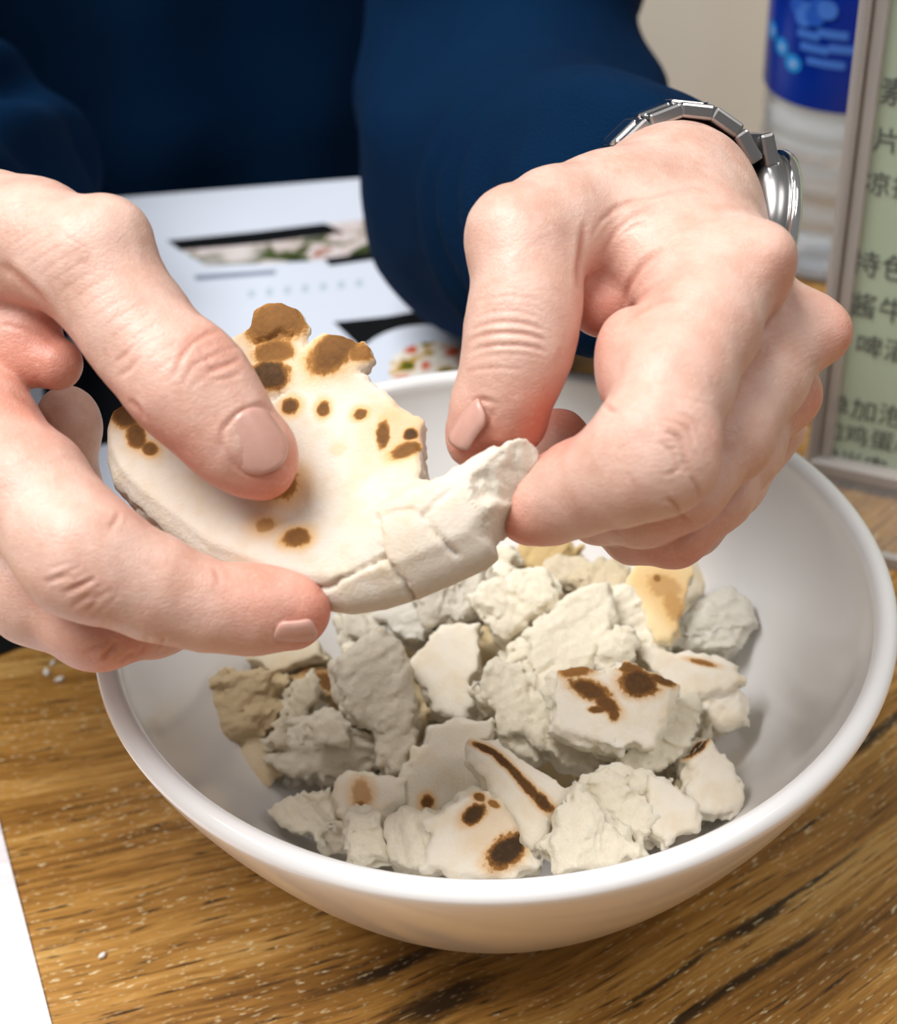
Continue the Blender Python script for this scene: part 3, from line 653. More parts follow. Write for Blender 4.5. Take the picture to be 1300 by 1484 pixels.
th.ell(W(288, 544, .2765), (.0080, .0098, .0045), (nrm(RT + UP), nrm(UP - RT), FW), .006)
th.ell(W(346, 664, .280), (.0095, .0056, .0060), (nrm(RT - .75 * UP), nrm(UP + .75 * RT), FW), .004)  # pad of the tip
th.ell(W(392, 662, .2795), (.0042, .0050, .0050), (RT, UP, FW), .004)
fL.merge(th, .0025)
web = Field(lo, hi, h)                                                           # web of skin between thumb and index
web.cone(W(-90, 470, .302), W(82, 528, .294), 70 * .3 / FPX, 38 * .294 / FPX, .004)
web.cone(W(-90, 440, .305), W(40, 470, .297), 60 * .3 / FPX, 46 * .294 / FPX, .004)
fL.merge(web, .0022)
# ---- the hand at the picture's right (the person's left)
R_thumb = J((872, 304, .305, 68), (806, 326, .295, 70), (766, 358, .289, 71), (763, 430, .286, 71), (756, 470, .285, 70), (750, 510, .285, 69), (734, 565, .286, 62), (712, 602, .288, 54), (696, 626, .290, 44))
R_index = J((1064, 400, .288, 62), (1024, 474, .280, 76), (978, 560, .273, 80), (942, 640, .269, 79), (922, 672, .269, 79), (888, 690, .273, 70), (840, 708, .280, 65), (802, 725, .287, 58), (770, 742, .292, 49))
R_mid = J((1146, 484, .303, 54), (1106, 545, .296, 63), (1050, 630, .288, 66), (985, 705, .284, 62), (930, 735, .288, 56), (870, 735, .297, 50), (815, 655, .310, 44), (808, 630, .312, 40))
R_ring = J((1118, 570, .318, 52), (1075, 645, .308, 58), (1030, 715, .300, 56), (975, 766, .297, 53), (920, 765, .303, 48), (865, 730, .315, 44))
R_lit = J((1120, 620, .332, 46), (1060, 700, .324, 46), (1000, 760, .318, 44), (940, 755, .325, 40), (900, 720, .335, 38))
RW_ = W(975, 328, .323); RE = W(735, 268, .560); RWm = RW_ + (RE - RW_) * .40
allp = [p for c in (R_thumb, R_index, R_mid, R_ring, R_lit) for p, r in c] + [RW_, RWm]
lo, hi, h = hand_field(allp, .024)
fR = Field(lo, hi, h)
RWm = RW_ + (RE - RW_) * .40
for js in (R_index, R_mid, R_ring, R_lit):
    g = Field(lo, hi, h); chain(g, js, .0035)
    if js is R_index:
        g.ell(W(965, 655, .2655), (.0090, .0100, .006), (nrm(RT + .5 * UP), nrm(UP - .5 * RT), FW), .005)
        g.ell(W(790, 728, .285), (.0085, .0060, .0065), (nrm(RT + .5 * UP), nrm(UP - .5 * RT), FW), .004)
        g.ell(W(925, 540, .282), (.0075, .0115, .009), (nrm(RT + .2 * UP), nrm(UP - .2 * RT), FW), .005)   # fleshy inner side
    fR.merge(g, .0014)
pal = Field(lo, hi, h)
chain(pal, R_thumb[:3], .006)
pal.cone(RW_ + .002 * UP, W(1064, 396, .290), .0150, 54 * .29 / FPX, .007)
pal.cone(RW_, W(1140, 482, .305), .0160, 50 * .3 / FPX, .007)
pal.cone(RW_ - .004 * UP, W(1112, 564, .322), .0160, 52 * .3 / FPX, .007)
pal.cone(RW_ - .006 * UP, W(1090, 612, .335), .0150, 44 * .3 / FPX, .007)
pal.cone(RW_ + .001 * UP, R_thumb[0][0], .0150, R_thumb[0][1], .008)
pal.cone(W(950, 335, .312), W(1040, 400, .298), .0150, .012, .008)
WA = nrm(RE - RW_); _e = nrm(RT - np.dot(RT, WA) * WA); _g = np.cross(_e, WA)
if np.dot(_g, UP) < 0: _g = -_g
_c, _s = math.cos(math.radians(-10)), math.sin(math.radians(-10))
E1 = _e * _c + _g * _s; E2 = -_e * _s + _g * _c            # back-of-wrist and thumb-side directions
WC = W(972, 314, .337)                                      # middle of the watch band
RWm = WC + WA * .085
for q in (-.0058, .0058): pal.cone(RW_ + E2 * q, WC + E2 * q, .0140, .0136, .006); pal.cone(WC + E2 * q, RWm + E2 * q * 1.4, .0136, .020, .006)
pal.cone(W(905, 330, .303), W(985, 400, .292), .0105, .0095, .008)
pal.ell(W(1118, 368, .2835), (.0034, .0038, .0045), (RT, UP, FW), .009)      # index knuckle
pal.ell(W(1205, 482, .301), (.0034, .0038, .0045), (RT, UP, FW), .009)       # middle knuckle
pal.ell(W(1152, 572, .318), (.0040, .0044, .0050), (RT, UP, FW), .008)
fR.merge(pal, .007)
th = Field(lo, hi, h); chain(th, R_thumb, .0045)
th.ell(W(738, 338, .287), (.0066, .0070, .006), (RT, UP, FW), .007)
th.ell(W(722, 632, .290), (.0090, .0048, .0065), (nrm(RT + .35 * UP), nrm(UP - .35 * RT), FW), .004)
fR.merge(th, .0024)
web = Field(lo, hi, h)
web.cone(W(868, 360, .305), W(868, 446, .297), 40 * .3 / FPX, 40 * .3 / FPX, .004)
web.cone(W(900, 380, .303), W(900, 452, .299), 34 * .3 / FPX, 32 * .3 / FPX, .004)
fR.merge(web, .0030)

def finish(f, creases, reds, side):
    V, F = f.mesh(); V = relax(V, F, 3, .5)
    N = vnormals(V, F); q = proj(V); view = nrm(CAM - V.mean(0))
    facing = np.clip((N * (CAM - V) / np.linalg.norm(CAM - V, axis=1)[:, None]).sum(1) * 2.5, 0, 1)
    disp = fbm(V, 160, 3, 3) * .00016 + fbm(V, 45, 9, 2) * .0003
    cr = np.zeros(len(V))
    for (line, w, d) in creases:
        line = np.array(line, float); rs = np.random.RandomState(int(line.sum()) % 1000)
        # smooth the traced crease
        tt = np.linspace(0, len(line) - 1, (len(line) - 1) * 6 + 1); base = np.stack([np.interp(tt, range(len(line)), line[:, k]) for k in (0, 1)], 1)
        sm = base.copy()
        for _ in range(3): sm[1:-1] = (sm[:-2] + sm[1:-1] * 2 + sm[2:]) / 4
        d = d * .75; w = w * .9; mg = 5 * w
        sel = np.nonzero((q[:, 0] > sm[:, 0].min() - mg) & (q[:, 0] < sm[:, 0].max() + mg) & (q[:, 1] > sm[:, 1].min() - mg) & (q[:, 1] < sm[:, 1].max() + mg) & (facing > 0))[0]
        if not len(sel): continue
        dd, tt_ = polydist_t(q[sel, :2], sm); tap = np.sqrt(np.clip(np.sin(tt_ * math.pi), 0, 1)) * facing[sel]
        g = np.exp(-(dd / w) ** 2) * tap
        disp[sel] += -d * .001 * g + d * .0003 * np.exp(-((dd - 2.2 * w) / w) ** 2) * tap
        cr[sel] = np.maximum(cr[sel], g * min(1, d * 1.6))
    V = V + N * disp[:, None]
    red = np.zeros(len(V))
    for (px, py, d, rad, a) in reds:
        c = W(px, py, d); red = np.maximum(red, a * np.exp(-((np.linalg.norm(V - c, axis=1) / (rad * d / FPX)) ** 2)))
    return V, F, red, cr
def arc(cx, cy, rx, ry, a0, a1, rot=0, n=7):
    o = []
    for k in range(n):
        a = math.radians(a0 + (a1 - a0) * k / (n - 1)); x, y = rx * math.cos(a), ry * math.sin(a)
        c, s = math.cos(rot), math.sin(rot); o.append((cx + x * c - y * s, cy + x * s + y * c))
    return o
L_cr = [([(252, 548), (262, 520), (275, 500), (296, 486), (318, 480)], 4, .55), ([(262, 562), (280, 530), (300, 520), (330, 505)], 3, .35), ([(300, 540), (322, 532), (348, 520)], 4, .5), ([(285, 505), (300, 520), (312, 545)], 3, .3), ([(175, 545), (190, 535), (205, 515)], 4, .35), ([(168, 525), (185, 512), (196, 498)], 3, .3), ([(310, 552), (330, 548), (352, 540)], 3, .3), ([(256, 510), (272, 492), (290, 478)], 3, .3),
        ([(190, 578), (204, 592), (210, 606)], 4, .5), ([(64, 845), (84, 838), (104, 834)], 4, .4), ([(88, 862), (112, 850), (138, 838)], 4, .5), ([(100, 884), (120, 868), (142, 862)], 4, .4), ([(120, 890), (136, 876), (146, 860)], 3, .35), ([(172, 742), (168, 756), (158, 768)], 4, .4), ([(310, 822), (316, 834), (318, 846)], 4, .3),
        ([(148, 958), (158, 944), (170, 930)], 4, .6), ([(120, 948), (138, 938), (158, 930)], 3, .4), ([(176, 962), (186, 950), (196, 946)], 4, .5), ([(206, 948), (212, 936), (214, 926)], 4, .5), ([(230, 942), (236, 932), (238, 925)], 3, .4),
        ([(0, 383), (30, 405), (58, 432), (90, 480)], 7, .7), ([(0, 470), (40, 478), (90, 500)], 4, .3), ([(16, 565), (50, 590), (76, 622)], 5, .4)]
L_cr += [([(322, 650), (322, 622), (348, 596), (380, 586), (396, 600)], 4, .5), ([(322, 640), (342, 676), (374, 694)], 4, .3), ([(400, 908), (402, 920), (404, 934)], 3.5, .4)]
for k in range(16):        # fine skin lines over the back of the thumb
    x0 = 40 + k * 15; y0 = 300 + k * 13; L_cr.append(([(x0 - 30, y0 + 62), (x0 - 5, y0 + 42), (x0 + 30, y0 + 22)], 2.5, .13))
for k in range(10): L_cr.append(([(-5 + k * 9, 300 + k * 5), (20 + k * 9, 292 + k * 6), (48 + k * 9, 290 + k * 8)], 2.4, .12))
for k in range(7): L_cr.append(([(66 + k * 12, 826 + k * 11), (86 + k * 12, 820 + k * 9), (104 + k * 12, 812 + k * 8)], 2.4, .2))
for k in range(6): L_cr.append(([(272 + k * 13, 566 - k * 14), (290 + k * 12, 552 - k * 12), (306 + k * 11, 546 - k * 11)], 2.4, .2))
L_red = [(400, 695, .28, 75, 1.0), (260, 640, .28, 90, .75), (180, 580, .285, 50, .6), (460, 890, .283, 80, .95), (370, 850, .28, 90, .5), (340, 840, .28, 60, .5), (120, 850, .275, 60, .45), (160, 930, .29, 80, .7), (60, 510, .295, 90, .75), (30, 610, .285, 80, .5), (300, 520, .275, 60, .35), (180, 750, .276, 50, .45), (20, 400, .29, 40, .5)]
R_cr = [(arc(735, 486, 56, 20, 200, 340), 3.5, .45), (arc(735, 500, 60, 18, 195, 345), 3.5, .45), (arc(738, 516, 58, 16, 200, 340), 3, .35), (arc(735, 468, 50, 18, 205, 335), 3, .3), (arc(722, 545, 50, 12, 200, 320), 3, .25),
        ([(846, 322), (842, 352), (838, 385), (838, 420)], 5, .8), ([(852, 345), (870, 318), (900, 298), (930, 288)], 4, .35), ([(870, 372), (890, 338), (920, 312), (955, 300)], 4, .35), ([(906, 442), (912, 415), (930, 385), (960, 360)], 5, .6), ([(888, 350), (915, 330), (945, 322)], 3, .25), ([(905, 470), (930, 450), (960, 436), (985, 436)], 4, .35), ([(910, 455), (935, 425), (965, 405)], 3, .25),
        ([(962, 622), (985, 634), (1000, 660)], 4, .55), ([(975, 608), (1000, 622), (1008, 645)], 3, .4), ([(955, 640), (975, 655), (985, 680)], 3, .35), ([(985, 598), (1004, 606), (1018, 622)], 3, .3), ([(960, 690), (978, 684), (992, 672)], 3, .3),
        ([(966, 722), (982, 735), (992, 756)], 4, .5), ([(1000, 690), (1012, 706), (1015, 725)], 3.5, .4), ([(985, 745), (998, 752), (1000, 765)], 3, .3), ([(870, 580), (882, 592), (893, 596)], 4, .6), ([(905, 682), (918, 700), (925, 720)], 3, .2), ([(1105, 476), (1120, 460), (1130, 440)], 4, .4)]
R_cr += [([(684, 584), (702, 578), (722, 586)], 4, .45), ([(722, 588), (706, 612), (690, 632), (668, 646)], 4, .35)]
for k in range(9): R_cr.append(([(890 + k * 14, 560 + k * 3), (915 + k * 14, 552 + k * 4), (945 + k * 12, 556 + k * 5)], 2.5, .10))
for k in range(8): R_cr.append(([(1110 + k * 7, 480 + k * 9), (1138 + k * 6, 470 + k * 8), (1165 + k * 5, 470 + k * 7)], 2.5, .12))
for k in range(7): R_cr.append((arc(738, 446 + k * 14, 58, 17, 195 + k, 345 - k), 2.3, .16))
for k in range(8): R_cr.append(([(948 + k * 5, 606 + k * 11), (972 + k * 4, 610 + k * 10), (994 + k * 2, 622 + k * 9)], 2.4, .2))
for k in range(8): R_cr.append(([(850 + k * 17, 330 - k * 7), (872 + k * 19, 306 - k * 5), (900 + k * 20, 292 - k * 2)], 2.4, .15))
for k in range(9): R_cr.append(([(700 + k * 8, 420 - k * 8), (722 + k * 8, 408 - k * 8), (748 + k * 8, 404 - k * 9)], 2.3, .10))
R_red = [(700, 660, .283, 70, 1.0), (780, 600, .285, 70, .95), (800, 530, .288, 60, .8), (740, 770, .288, 85, 1.0), (850, 650, .28, 80, .55), (880, 590, .278, 50, .6), (870, 460, .297, 70, .9), (850, 380, .297, 50, .7), (990, 650, .268, 60, .5), (900, 500, .283, 80, .45), (1225, 490, .30, 60, .5), (1140, 400, .285, 60, .4), (980, 740, .285, 70, .55), (980, 800, .297, 80, .7), (810, 620, .31, 60, .8), (1180, 590, .315, 60, .6), (990, 480, .28, 90, .25)]
VL, FL, rL, cL = finish(fL, L_cr, L_red, 0)
VR, FR, rR, cR = finish(fR, R_cr, R_red, 1)

# coarse body under the sweater (arms, trunk, neck), joined to the hands' forearms
SHL = np.array([-.330, .455, .330]); SHR = np.array([.035, .455, .330])      # shoulders
TC = np.array([-.150, .500, .0])
def trunk(f, g):
    f.ell(TC + np.array([0, 0, -.02]), (.165 + g, .112 + g, .36), np.eye(3), .03)
    f.ell(TC + np.array([0, -.005, .22]), (.180 + g, .105 + g, .18 + g), np.eye(3), .05)
    f.cone(SHL, SHR, .055 + g, .055 + g, .05)
lo = np.array([-.46, -.02, -.42]); hi = np.array([.16, .68, .56])
fb = Field(lo, hi, .006); trunk(fb, -.012)
fb.cone(TC + np.array([0, 0, .30]), TC + np.array([0, -.01, .46]), .055, .05, .04)
for w_, e_, s_ in ((LFm, LF, SHL), (RWm, RE, SHR)):
    fb.cone(w_, e_, .026, .036, .01); fb.cone(e_, s_, .036, .045, .02)
VB, FB = fb.mesh(); VB = relax(VB, FB, 2)
V = np.concatenate([VL, VR, VB]); F = np.concatenate([FL, FR + len(VL), FB + len(VL) + len(VR)])
zr = np.zeros(len(VB))

def skin_mat():
    t = NT('skin'); co = t.obj()
    red = t.n('ShaderNodeAttribute', attribute_name='red').outputs['Fac']; crs = t.n('ShaderNodeAttribute', attribute_name='crease').outputs['Fac']
    n = t.noise(co, 110, 4, .6).outputs[0]; n2 = t.noise(co, 900, 3, .6).outputs[0]
    c = t.mix(t.smooth(n, .35, .7), (*rgb(220, 184, 168), 1), (*rgb(208, 164, 146), 1))
    c = t.mix(t.math('MULTIPLY', red, .95), c, (*rgb(212, 120, 96), 1))
    c = t.mix(t.math('MULTIPLY', crs, .55), c, (*rgb(186, 102, 78), 1))
    c = t.mix(t.math('MULTIPLY', t.smooth(n2, .5, .75), .18), c, (*rgb(240, 214, 200), 1))
    v = t.n('ShaderNodeTexVoronoi', {'Vector': t.mapping(co, rot=(.4, .3, .7), sc=(1, .55, 1)), 'Scale': 1500.0}, feature='DISTANCE_TO_EDGE').outputs[0]
    v2 = t.n('ShaderNodeTexVoronoi', {'Vector': t.mapping(co, rot=(1.2, .1, .2), sc=(.5, 1, 1)), 'Scale': 850.0}, feature='DISTANCE_TO_EDGE').outputs[0]
    hgt = t.math('ADD', t.math('ADD', t.smooth(v, 0, .25), t.smooth(v2, 0, .2)), t.math('MULTIPLY', n2, .8))
    nb = t.bump(hgt, .17, .0002)
    m = t.set(base=c, rough=.44, spec=.42, normal=nb, sss=.22)
    t.b.inputs['Subsurface Radius'].default_value = (1, .32, .16); t.b.inputs['Subsurface Scale'].default_value = .0035
    return m
M_skin = skin_mat()
t = NT('fingernail'); co = t.obj(); _n = t.noise(t.mapping(co, sc=(1, 1, 1)), 700, 2).outputs[0]
M_nail = t.set(base=t.mix(_n, (*rgb(198, 150, 136), 1), (*rgb(208, 164, 150), 1)), rough=.3, spec=.5)
person = empty('person', tuple(TC + np.array([0, 0, -.40])))
tag(person, 'person in a dark navy sweater tearing flatbread with both hands', 'person')
body = mesh_obj('body', V, F, M_skin, person, attrs={'red': np.concatenate([rL, rR, zr]), 'crease': np.concatenate([cL, cR, zr])})

# nails: curved plates pressed into the fingertips
def nail(c, along, normal, ln, wd, curv, lift=.0):
    along = nrm(along); n = nrm(normal - np.dot(normal, along) * along); side = np.cross(along, n)
    V = []; F = []; nu, nv = 13, 11
    for lay in (0, 1):
        for i in range(nu):
            u = i / (nu - 1) * 2 - 1
            for j in range(nv):
                v = j / (nv - 1) * 2 - 1
                w = wd * (.94 + .06 * u) * (1 - .18 * max(0, abs(u) - .55) ** 2 * 8)
                x = v * w / 2; y = u * ln / 2 + (.09 * ln * (v * v) * (-1 if u > 0 else .9) * abs(u))
                z = -curv * (v * v) * w * .5 - .05 * ln * max(0, u) ** 2 - .04 * ln * max(0, -u) ** 2 - lay * .0006
                V.append(c + side * x + along * y + n * (z + lift))
    L = nu * nv
    for i in range(nu - 1):
        for j in range(nv - 1):
            a = i * nv + j; F.append((a, a + 1, a + nv + 1, a + nv)); F.append((L + a, L + a + nv, L + a + nv + 1, L + a + 1))
    rimi = [j for j in range(nv)] + [i * nv + nv - 1 for i in range(1, nu)] + [(nu - 1) * nv + j for j in range(nv - 2, -1, -1)] + [i * nv for i in range(nu - 2, 0, -1)]
    for a, b in zip(rimi, rimi[1:] + rimi[:1]): F.append((b, a, L + a, L + b))
    return mesh_obj('fingernail', V, F, M_nail, body)
def on_skin(px, py):
    q = proj(VLR); d = np.hypot(q[:, 0] - px, q[:, 1] - py); m = d < 9
    return W(px, py, q[m][:, 2].min() + .0002)
VLR = np.concatenate([VL, VR])
nail(on_skin(376, 638), W(406, 690, .2745) - W(340, 585, .2715), -FW + .20 * UP + .30 * RT, .0116, .0100, .44, .0007)
nail(on_skin(672, 610), W(646, 648, .2875) - W(702, 574, .2810), -FW * .72 - 1.1 * RT + .40 * UP, .0100, .0078, .46, .0006)
nail(on_skin(428, 926), W(465, 924, .2830) - W(400, 926, .2820), -FW * .5 - UP * 1.0, .0078, .0080, .44, .0003)

# sweater
lo = np.array([-.48, -.02, -.44]); hi = np.array([.18, .70, .50])
fs = Field(lo, hi, .0045); trunk(fs, .004)
def sleeve(f, w_, e_, s_, cuff_t, r0, r1, r2):
    a = w_ + (e_ - w_) * cuff_t
    f.cone(a, e_, r0, r1, .01); f.cone(e_, s_, r1, r2, .03)
sleeve(fs, RW_, RE, SHR, .20, .031, .0475, .058)
sleeve(fs, LW, LF, SHL, .20, .033, .047, .058)
VS, FS = fs.mesh(); VS = relax(VS, FS, 3)
NS = vnormals(VS, FS)
wr = np.zeros(len(VS))
for (w_, e_, s_) in ((RW_, RE, SHR), (LW, LF, SHL)):
    for a, b, n_ in ((w_, e_, 11), (e_, s_, 13)):
        ba = b - a; L = np.linalg.norm(ba); t_ = ((VS - a) @ ba) / L ** 2; dd = np.linalg.norm(VS - a - np.clip(t_, 0, 1)[:, None] * ba, axis=1)
        m = np.clip(1 - np.maximum(0, dd - .06) / .02, 0, 1) * np.clip((t_ + .1) * 8, 0, 1) * np.clip((1.1 - t_) * 8, 0, 1)
        wr += m * np.sin(t_ * n_ * 6.28 * .34 + 9 * vnoise(VS, 11, 4) + (NS @ np.array([1., .3, .2])) * 3.2) * .0046 * (1 + vnoise(VS, 18, 6))
tor = np.clip(1 - np.abs(VS[:, 0] + .15) / .2, 0, 1)
wr += tor * .005 * np.sin(VS[:, 0] * 75 + 4 * vnoise(VS, 7, 8)) * np.clip((.40 - VS[:, 2]) * 4, 0, 1)
VS = VS + NS * (wr + fbm(VS, 30, 5, 2) * .0012)[:, None]
t = NT('navy_knit'); co = t.obj()
_w = t.noise(co, 1400, 2).outputs[0]; _w2 = t.noise(co, 22, 3).outputs[0]
M_knit = t.set(base=t.mix(_w2, (*rgb(3, 26, 52), 1), (*rgb(5, 36, 66), 1)), rough=.95, spec=.06, sheen=.0, normal=t.bump(_w, .5, .0008))
sw = mesh_obj('sweater', VS, FS, M_knit, person)
sw['label'] = 'dark navy knitted sweater'

# ------------------------------------------------------------------ wristwatch
M_steel = flat('brushed_steel', (.42, .41, .41), .30, metal=1.0)
M_steelb = flat('polished_steel', (.80, .80, .80), .14, metal=1.0)
M_dial = flat('watch_dial', rgb(24, 40, 74), .3)
t = NT('watch_crystal'); M_crys = t.set(base=(.95, .97, 1.0), rough=.02, trans=1.0, ior=1.45)
watch = empty('wristwatch', tuple(WC)); tag(watch, 'silver steel wristwatch with link bracelet on the wrist beside the bottle', 'watch')
def frame_m(o, x, y, z): return Matrix([[x[k], y[k], z[k], o[k]] for k in range(3)] + [[0, 0, 0, 1]])
AA, BB = .0172, .0218
for k in range(13):
    th_ = math.radians(50 + k * (260 / 12))
    p = WC + E1 * AA * math.cos(th_) + E2 * BB * math.sin(th_)
    tg = nrm(-E1 * AA * math.sin(th_) + E2 * BB * math.cos(th_)); nn = nrm(np.cross(WA, tg))
    if np.dot(nn, p - WC) < 0: nn = -nn
    M = frame_m(p, tg, nn, np.cross(tg, nn))
    hw = .0094
    lk = bm_obj('bracelet_link', box_bm((-.0036, -.0016, -hw), (.0036, .0016, hw), .0007, 2, M), M_steel, watch)
    bm_obj('centre_link', box_bm((-.0026, .0009, -.0042), (.0046, .0021, .0042), .0005, 2, M), M_steelb, lk)
cc = WC + E1 * (AA - .0004)
def disc(name, prof, m, par): 
    seg = 64; V = []; F = []
    for r, z in prof:
        for k in range(seg):
            a = 2 * math.pi * k / seg; V.append(cc + E2 * r * math.cos(a) + WA * r * math.sin(a) + E1 * z)
    for i in range(len(prof) - 1):
        for k in range(seg): F.append((i * seg + k, i * seg + (k + 1) % seg, (i + 1) * seg + (k + 1) % seg, (i + 1) * seg + k))
    o = mesh_obj(name, V, F, m, par); 
    return o
case = disc('case', [(0, -.0030), (.0130, -.0028), (.0156, -.0018), (.0168, .0005), (.0168, .0030), (.0158, .0040)], M_steel, watch)
disc('bezel', [(.0158, .0034), (.0176, .0034), (.0179, .0044), (.0174, .0056), (.0152, .0066), (.0144, .0064), (.0142, .0048)], M_steelb, case)
disc('dial', [(0, .0052), (.0143, .0052)], M_dial, case)
disc('crystal', [(0, .0071), (.0138, .0068), (.0144, .0062), (.0144, .0056), (0, .0056)], M_crys, case)
for k in range(12):
    a = k * math.pi / 6; d = E2 * math.cos(a) + WA * math.sin(a); p = cc + d * .0115 + E1 * .0053
    bm_obj('hour_marker', box_bm((-.0015, -.0003, 0), (.0015, .0003, .0002), 0, 1, frame_m(p, d, np.cross(E1, d), E1)), M_steelb, case)
for a, l in ((1.0, .0075), (2.6, .011)):
    d = E2 * math.cos(a) + WA * math.sin(a)
    bm_obj('watch_hand', box_bm((-.001, -.0004, .0002), (l, .0004, .0004), 0, 1, frame_m(cc + E1 * .0053, d, np.cross(E1, d), E1)), M_steelb, case)
for sg in (1, -1):
    p = cc + E2 * sg * .0168 - E1 * .0012; x_ = nrm(E2 * sg - .45 * E1); y_ = nrm(E1 + .45 * E2 * sg)
    bm_obj('lug', box_bm((-.0036, -.0016, -.0092), (.0036, .0016, .0092), .0008, 2, frame_m(p, x_, y_, np.cross(x_, y_))), M_steel, watch)

# ------------------------------------------------------------------ printed menu sheets on the table
def sheet(name, quad, z0, th, m, par=None):
    n = len(quad); V = [(p[0], p[1], z0) for p in quad] + [(p[0], p[1], z0 + th) for p in quad]
    F = [tuple(range(n))[::-1], tuple(range(n, 2 * n))] + [(i, (i + 1) % n, n + (i + 1) % n, n + i) for i in range(n)]
    o = mesh_obj(name, V, F, m, par, smooth=False); return o
t = NT('coated_paper'); M_paper = t.set(base=rgb(208, 215, 228), rough=.42, spec=.4)
def photo_mat(name, sc, dark):
    t = NT(name); co = t.obj(); n = t.noise(co, sc, 3, .6, .4); v = t.n('ShaderNodeTexVoronoi', {'Vector': co, 'Scale': sc * .8})
    c = t.ramp(n.outputs[0], [(.30, rgb(24, 24, 26)), (.44, rgb(70, 84, 40)), (.50, rgb(190, 176, 170)), (.58, rgb(214, 206, 206)), (.66, rgb(150, 84, 50)), (.74, rgb(60, 58, 56))])
    c = t.mix(t.smooth(v.outputs['Distance'], .25, .6), (*rgb(210, 202, 200), 1), c)
    return t.set(base=c, rough=.35)
M_photo = photo_mat('food_print', 55, 0); M_black = flat('black_print', rgb(10, 11, 14), .4)
M_grayprint = flat('grey_print', rgb(120, 130, 150), .5)
def tq(pts): return [onz(a, b)[:2] for a, b in pts]
fl_, fr_ = onz(120, 306)[:2], onz(640, 257)[:2]; dv = nrm(fr_ - fl_); pv = np.array([dv[1], -dv[0]])
menu = empty('menu_sheet', (float(fl_[0]), float(fl_[1]), 0)); tag(menu, 'white printed menu sheet with food photos lying before the person', 'menu')
sheet('paper', [fl_ - dv * .035 - pv * .010, fr_ + dv * .02 - pv * .003, fr_ + dv * .02 + pv * .235, fl_ - dv * .035 + pv * .235], .0002, .0006, M_paper, menu)
zt = .00085
sheet('printed_photo', tq([(248, 356), (600, 312), (600, 372), (400, 384), (300, 388)]), zt, .0002, M_photo, menu)
sheet('black_band', tq([(243, 352), (380, 338), (470, 327), (500, 340), (380, 356), (262, 366)]), zt + .0002, .0001, M_black, menu)
sheet('black_band', tq([(470, 378), (600, 362), (600, 371), (478, 388)]), zt + .0002, .0001, M_black, menu)
sheet('text_line', tq([(282, 402), (400, 394), (400, 400), (284, 409)]), zt, .0001, M_grayprint, menu)
M_pale = flat('pale_blue_print', rgb(176, 190, 204), .5)
for k in range(7):
    x = 360 + k * 26; y = 424 - k * 2.6
    sheet('faint_character', tq([(x, y), (x + 9, y - 1), (x + 9, y + 9), (x, y + 10)]), zt, .0001, M_pale, menu)
sheet('black_background', tq([(484, 470), (560, 462), (640, 448), (720, 440), (720, 560), (560, 556), (520, 505)]), zt, .0002, M_black, menu)
t = NT('dish_print'); _n = t.noise(t.obj(), 95, 2, .5, .3).outputs[0]
dish = t.set(base=t.ramp(_n, [(.34, rgb(60, 84, 30)), (.44, rgb(196, 150, 40)), (.50, rgb(232, 226, 214)), (.58, rgb(226, 220, 208)), (.66, rgb(206, 84, 34))]), rough=.35)
pc = onz(612, 528)[:2]
plate = [pc + np.array([.0245 * math.cos(a), .0260 * math.sin(a)]) for a in np.linspace(0, 6.283, 33)[:-1]]
sheet('printed_plate', plate, zt + .0002, .0001, M_paper, menu)
sheet('printed_dish', [pc + np.array([.004, -.004]) + (p - pc) * .66 for p in plate], zt + .0003, .0001, dish, menu)
for (lab, dxp) in (('', 0),):
    sheet('printed_photo', tq([(60, 520), (190, 505), (200, 640), (70, 660)]), zt, .0002, M_black, menu)

card = empty('menu_card', tuple(onz(-30, 900))); tag(card, 'white card with thick black edge on the table under the left hand', 'card')
e0, e1_ = onz(-10, 955)[:2], onz(75, 922)[:2]; dv2 = nrm(e1_ - e0); pv2 = np.array([-dv2[1], dv2[0]])
c0 = e0 - dv2 * .06
sheet('card_border', [c0, c0 + dv2 * .085, c0 + dv2 * .085 + pv2 * .062, c0 + pv2 * .062], .0002, .0010, M_black, card)
sheet('card_paper', [c0 + pv2 * .011, c0 + dv2 * .080 + pv2 * .011, c0 + dv2 * .080 + pv2 * .058, c0 + pv2 * .058], .0012, .0003, M_paper, card)

# ------------------------------------------------------------------ water bottle
BX, BY = .150, .285
bottle = empty('water_bottle', (BX, BY, 0)); tag(bottle, 'clear plastic water bottle with blue label beside the menu stand', 'bottle')
prof = [(0, .006), (.012, .004), (.022, .0005), (.027, .0), (.0305, .003), (.0318, .008)]
for k in range(26):
    z = .010 + k * .0024; prof.append((.0318 - .0010 * (.5 + .5 * math.cos(k * math.pi * .42)), z))
prof += [(.0318, .074), (.0318, .150), (.0312, .158), (.027, .174), (.020, .190), (.0145, .200), (.0130, .204), (.0130, .216), (0, .216)]
M_water = NT('bottle_water').set(base=(.80, .87, .95), rough=.06, trans=.66, ior=1.33)
lathe('bottle_body', prof, M_water, bottle, 72, (BX, BY, 0))
lab_r = .0322
M_label = NT('blue_label'); _co = M_label.obj(); _n = M_label.noise(_co, 18, 2).outputs[0]
M_label = M_label.set(base=M_label.ramp(_n, [(.3, rgb(2, 36, 140)), (.7, rgb(6, 66, 196))]), rough=.3)
label = lathe('label', [(lab_r, .071), (lab_r + .0002, .0715), (lab_r + .0002, .1495), (lab_r, .150)], M_label, bottle, 96, (BX, BY, 0))
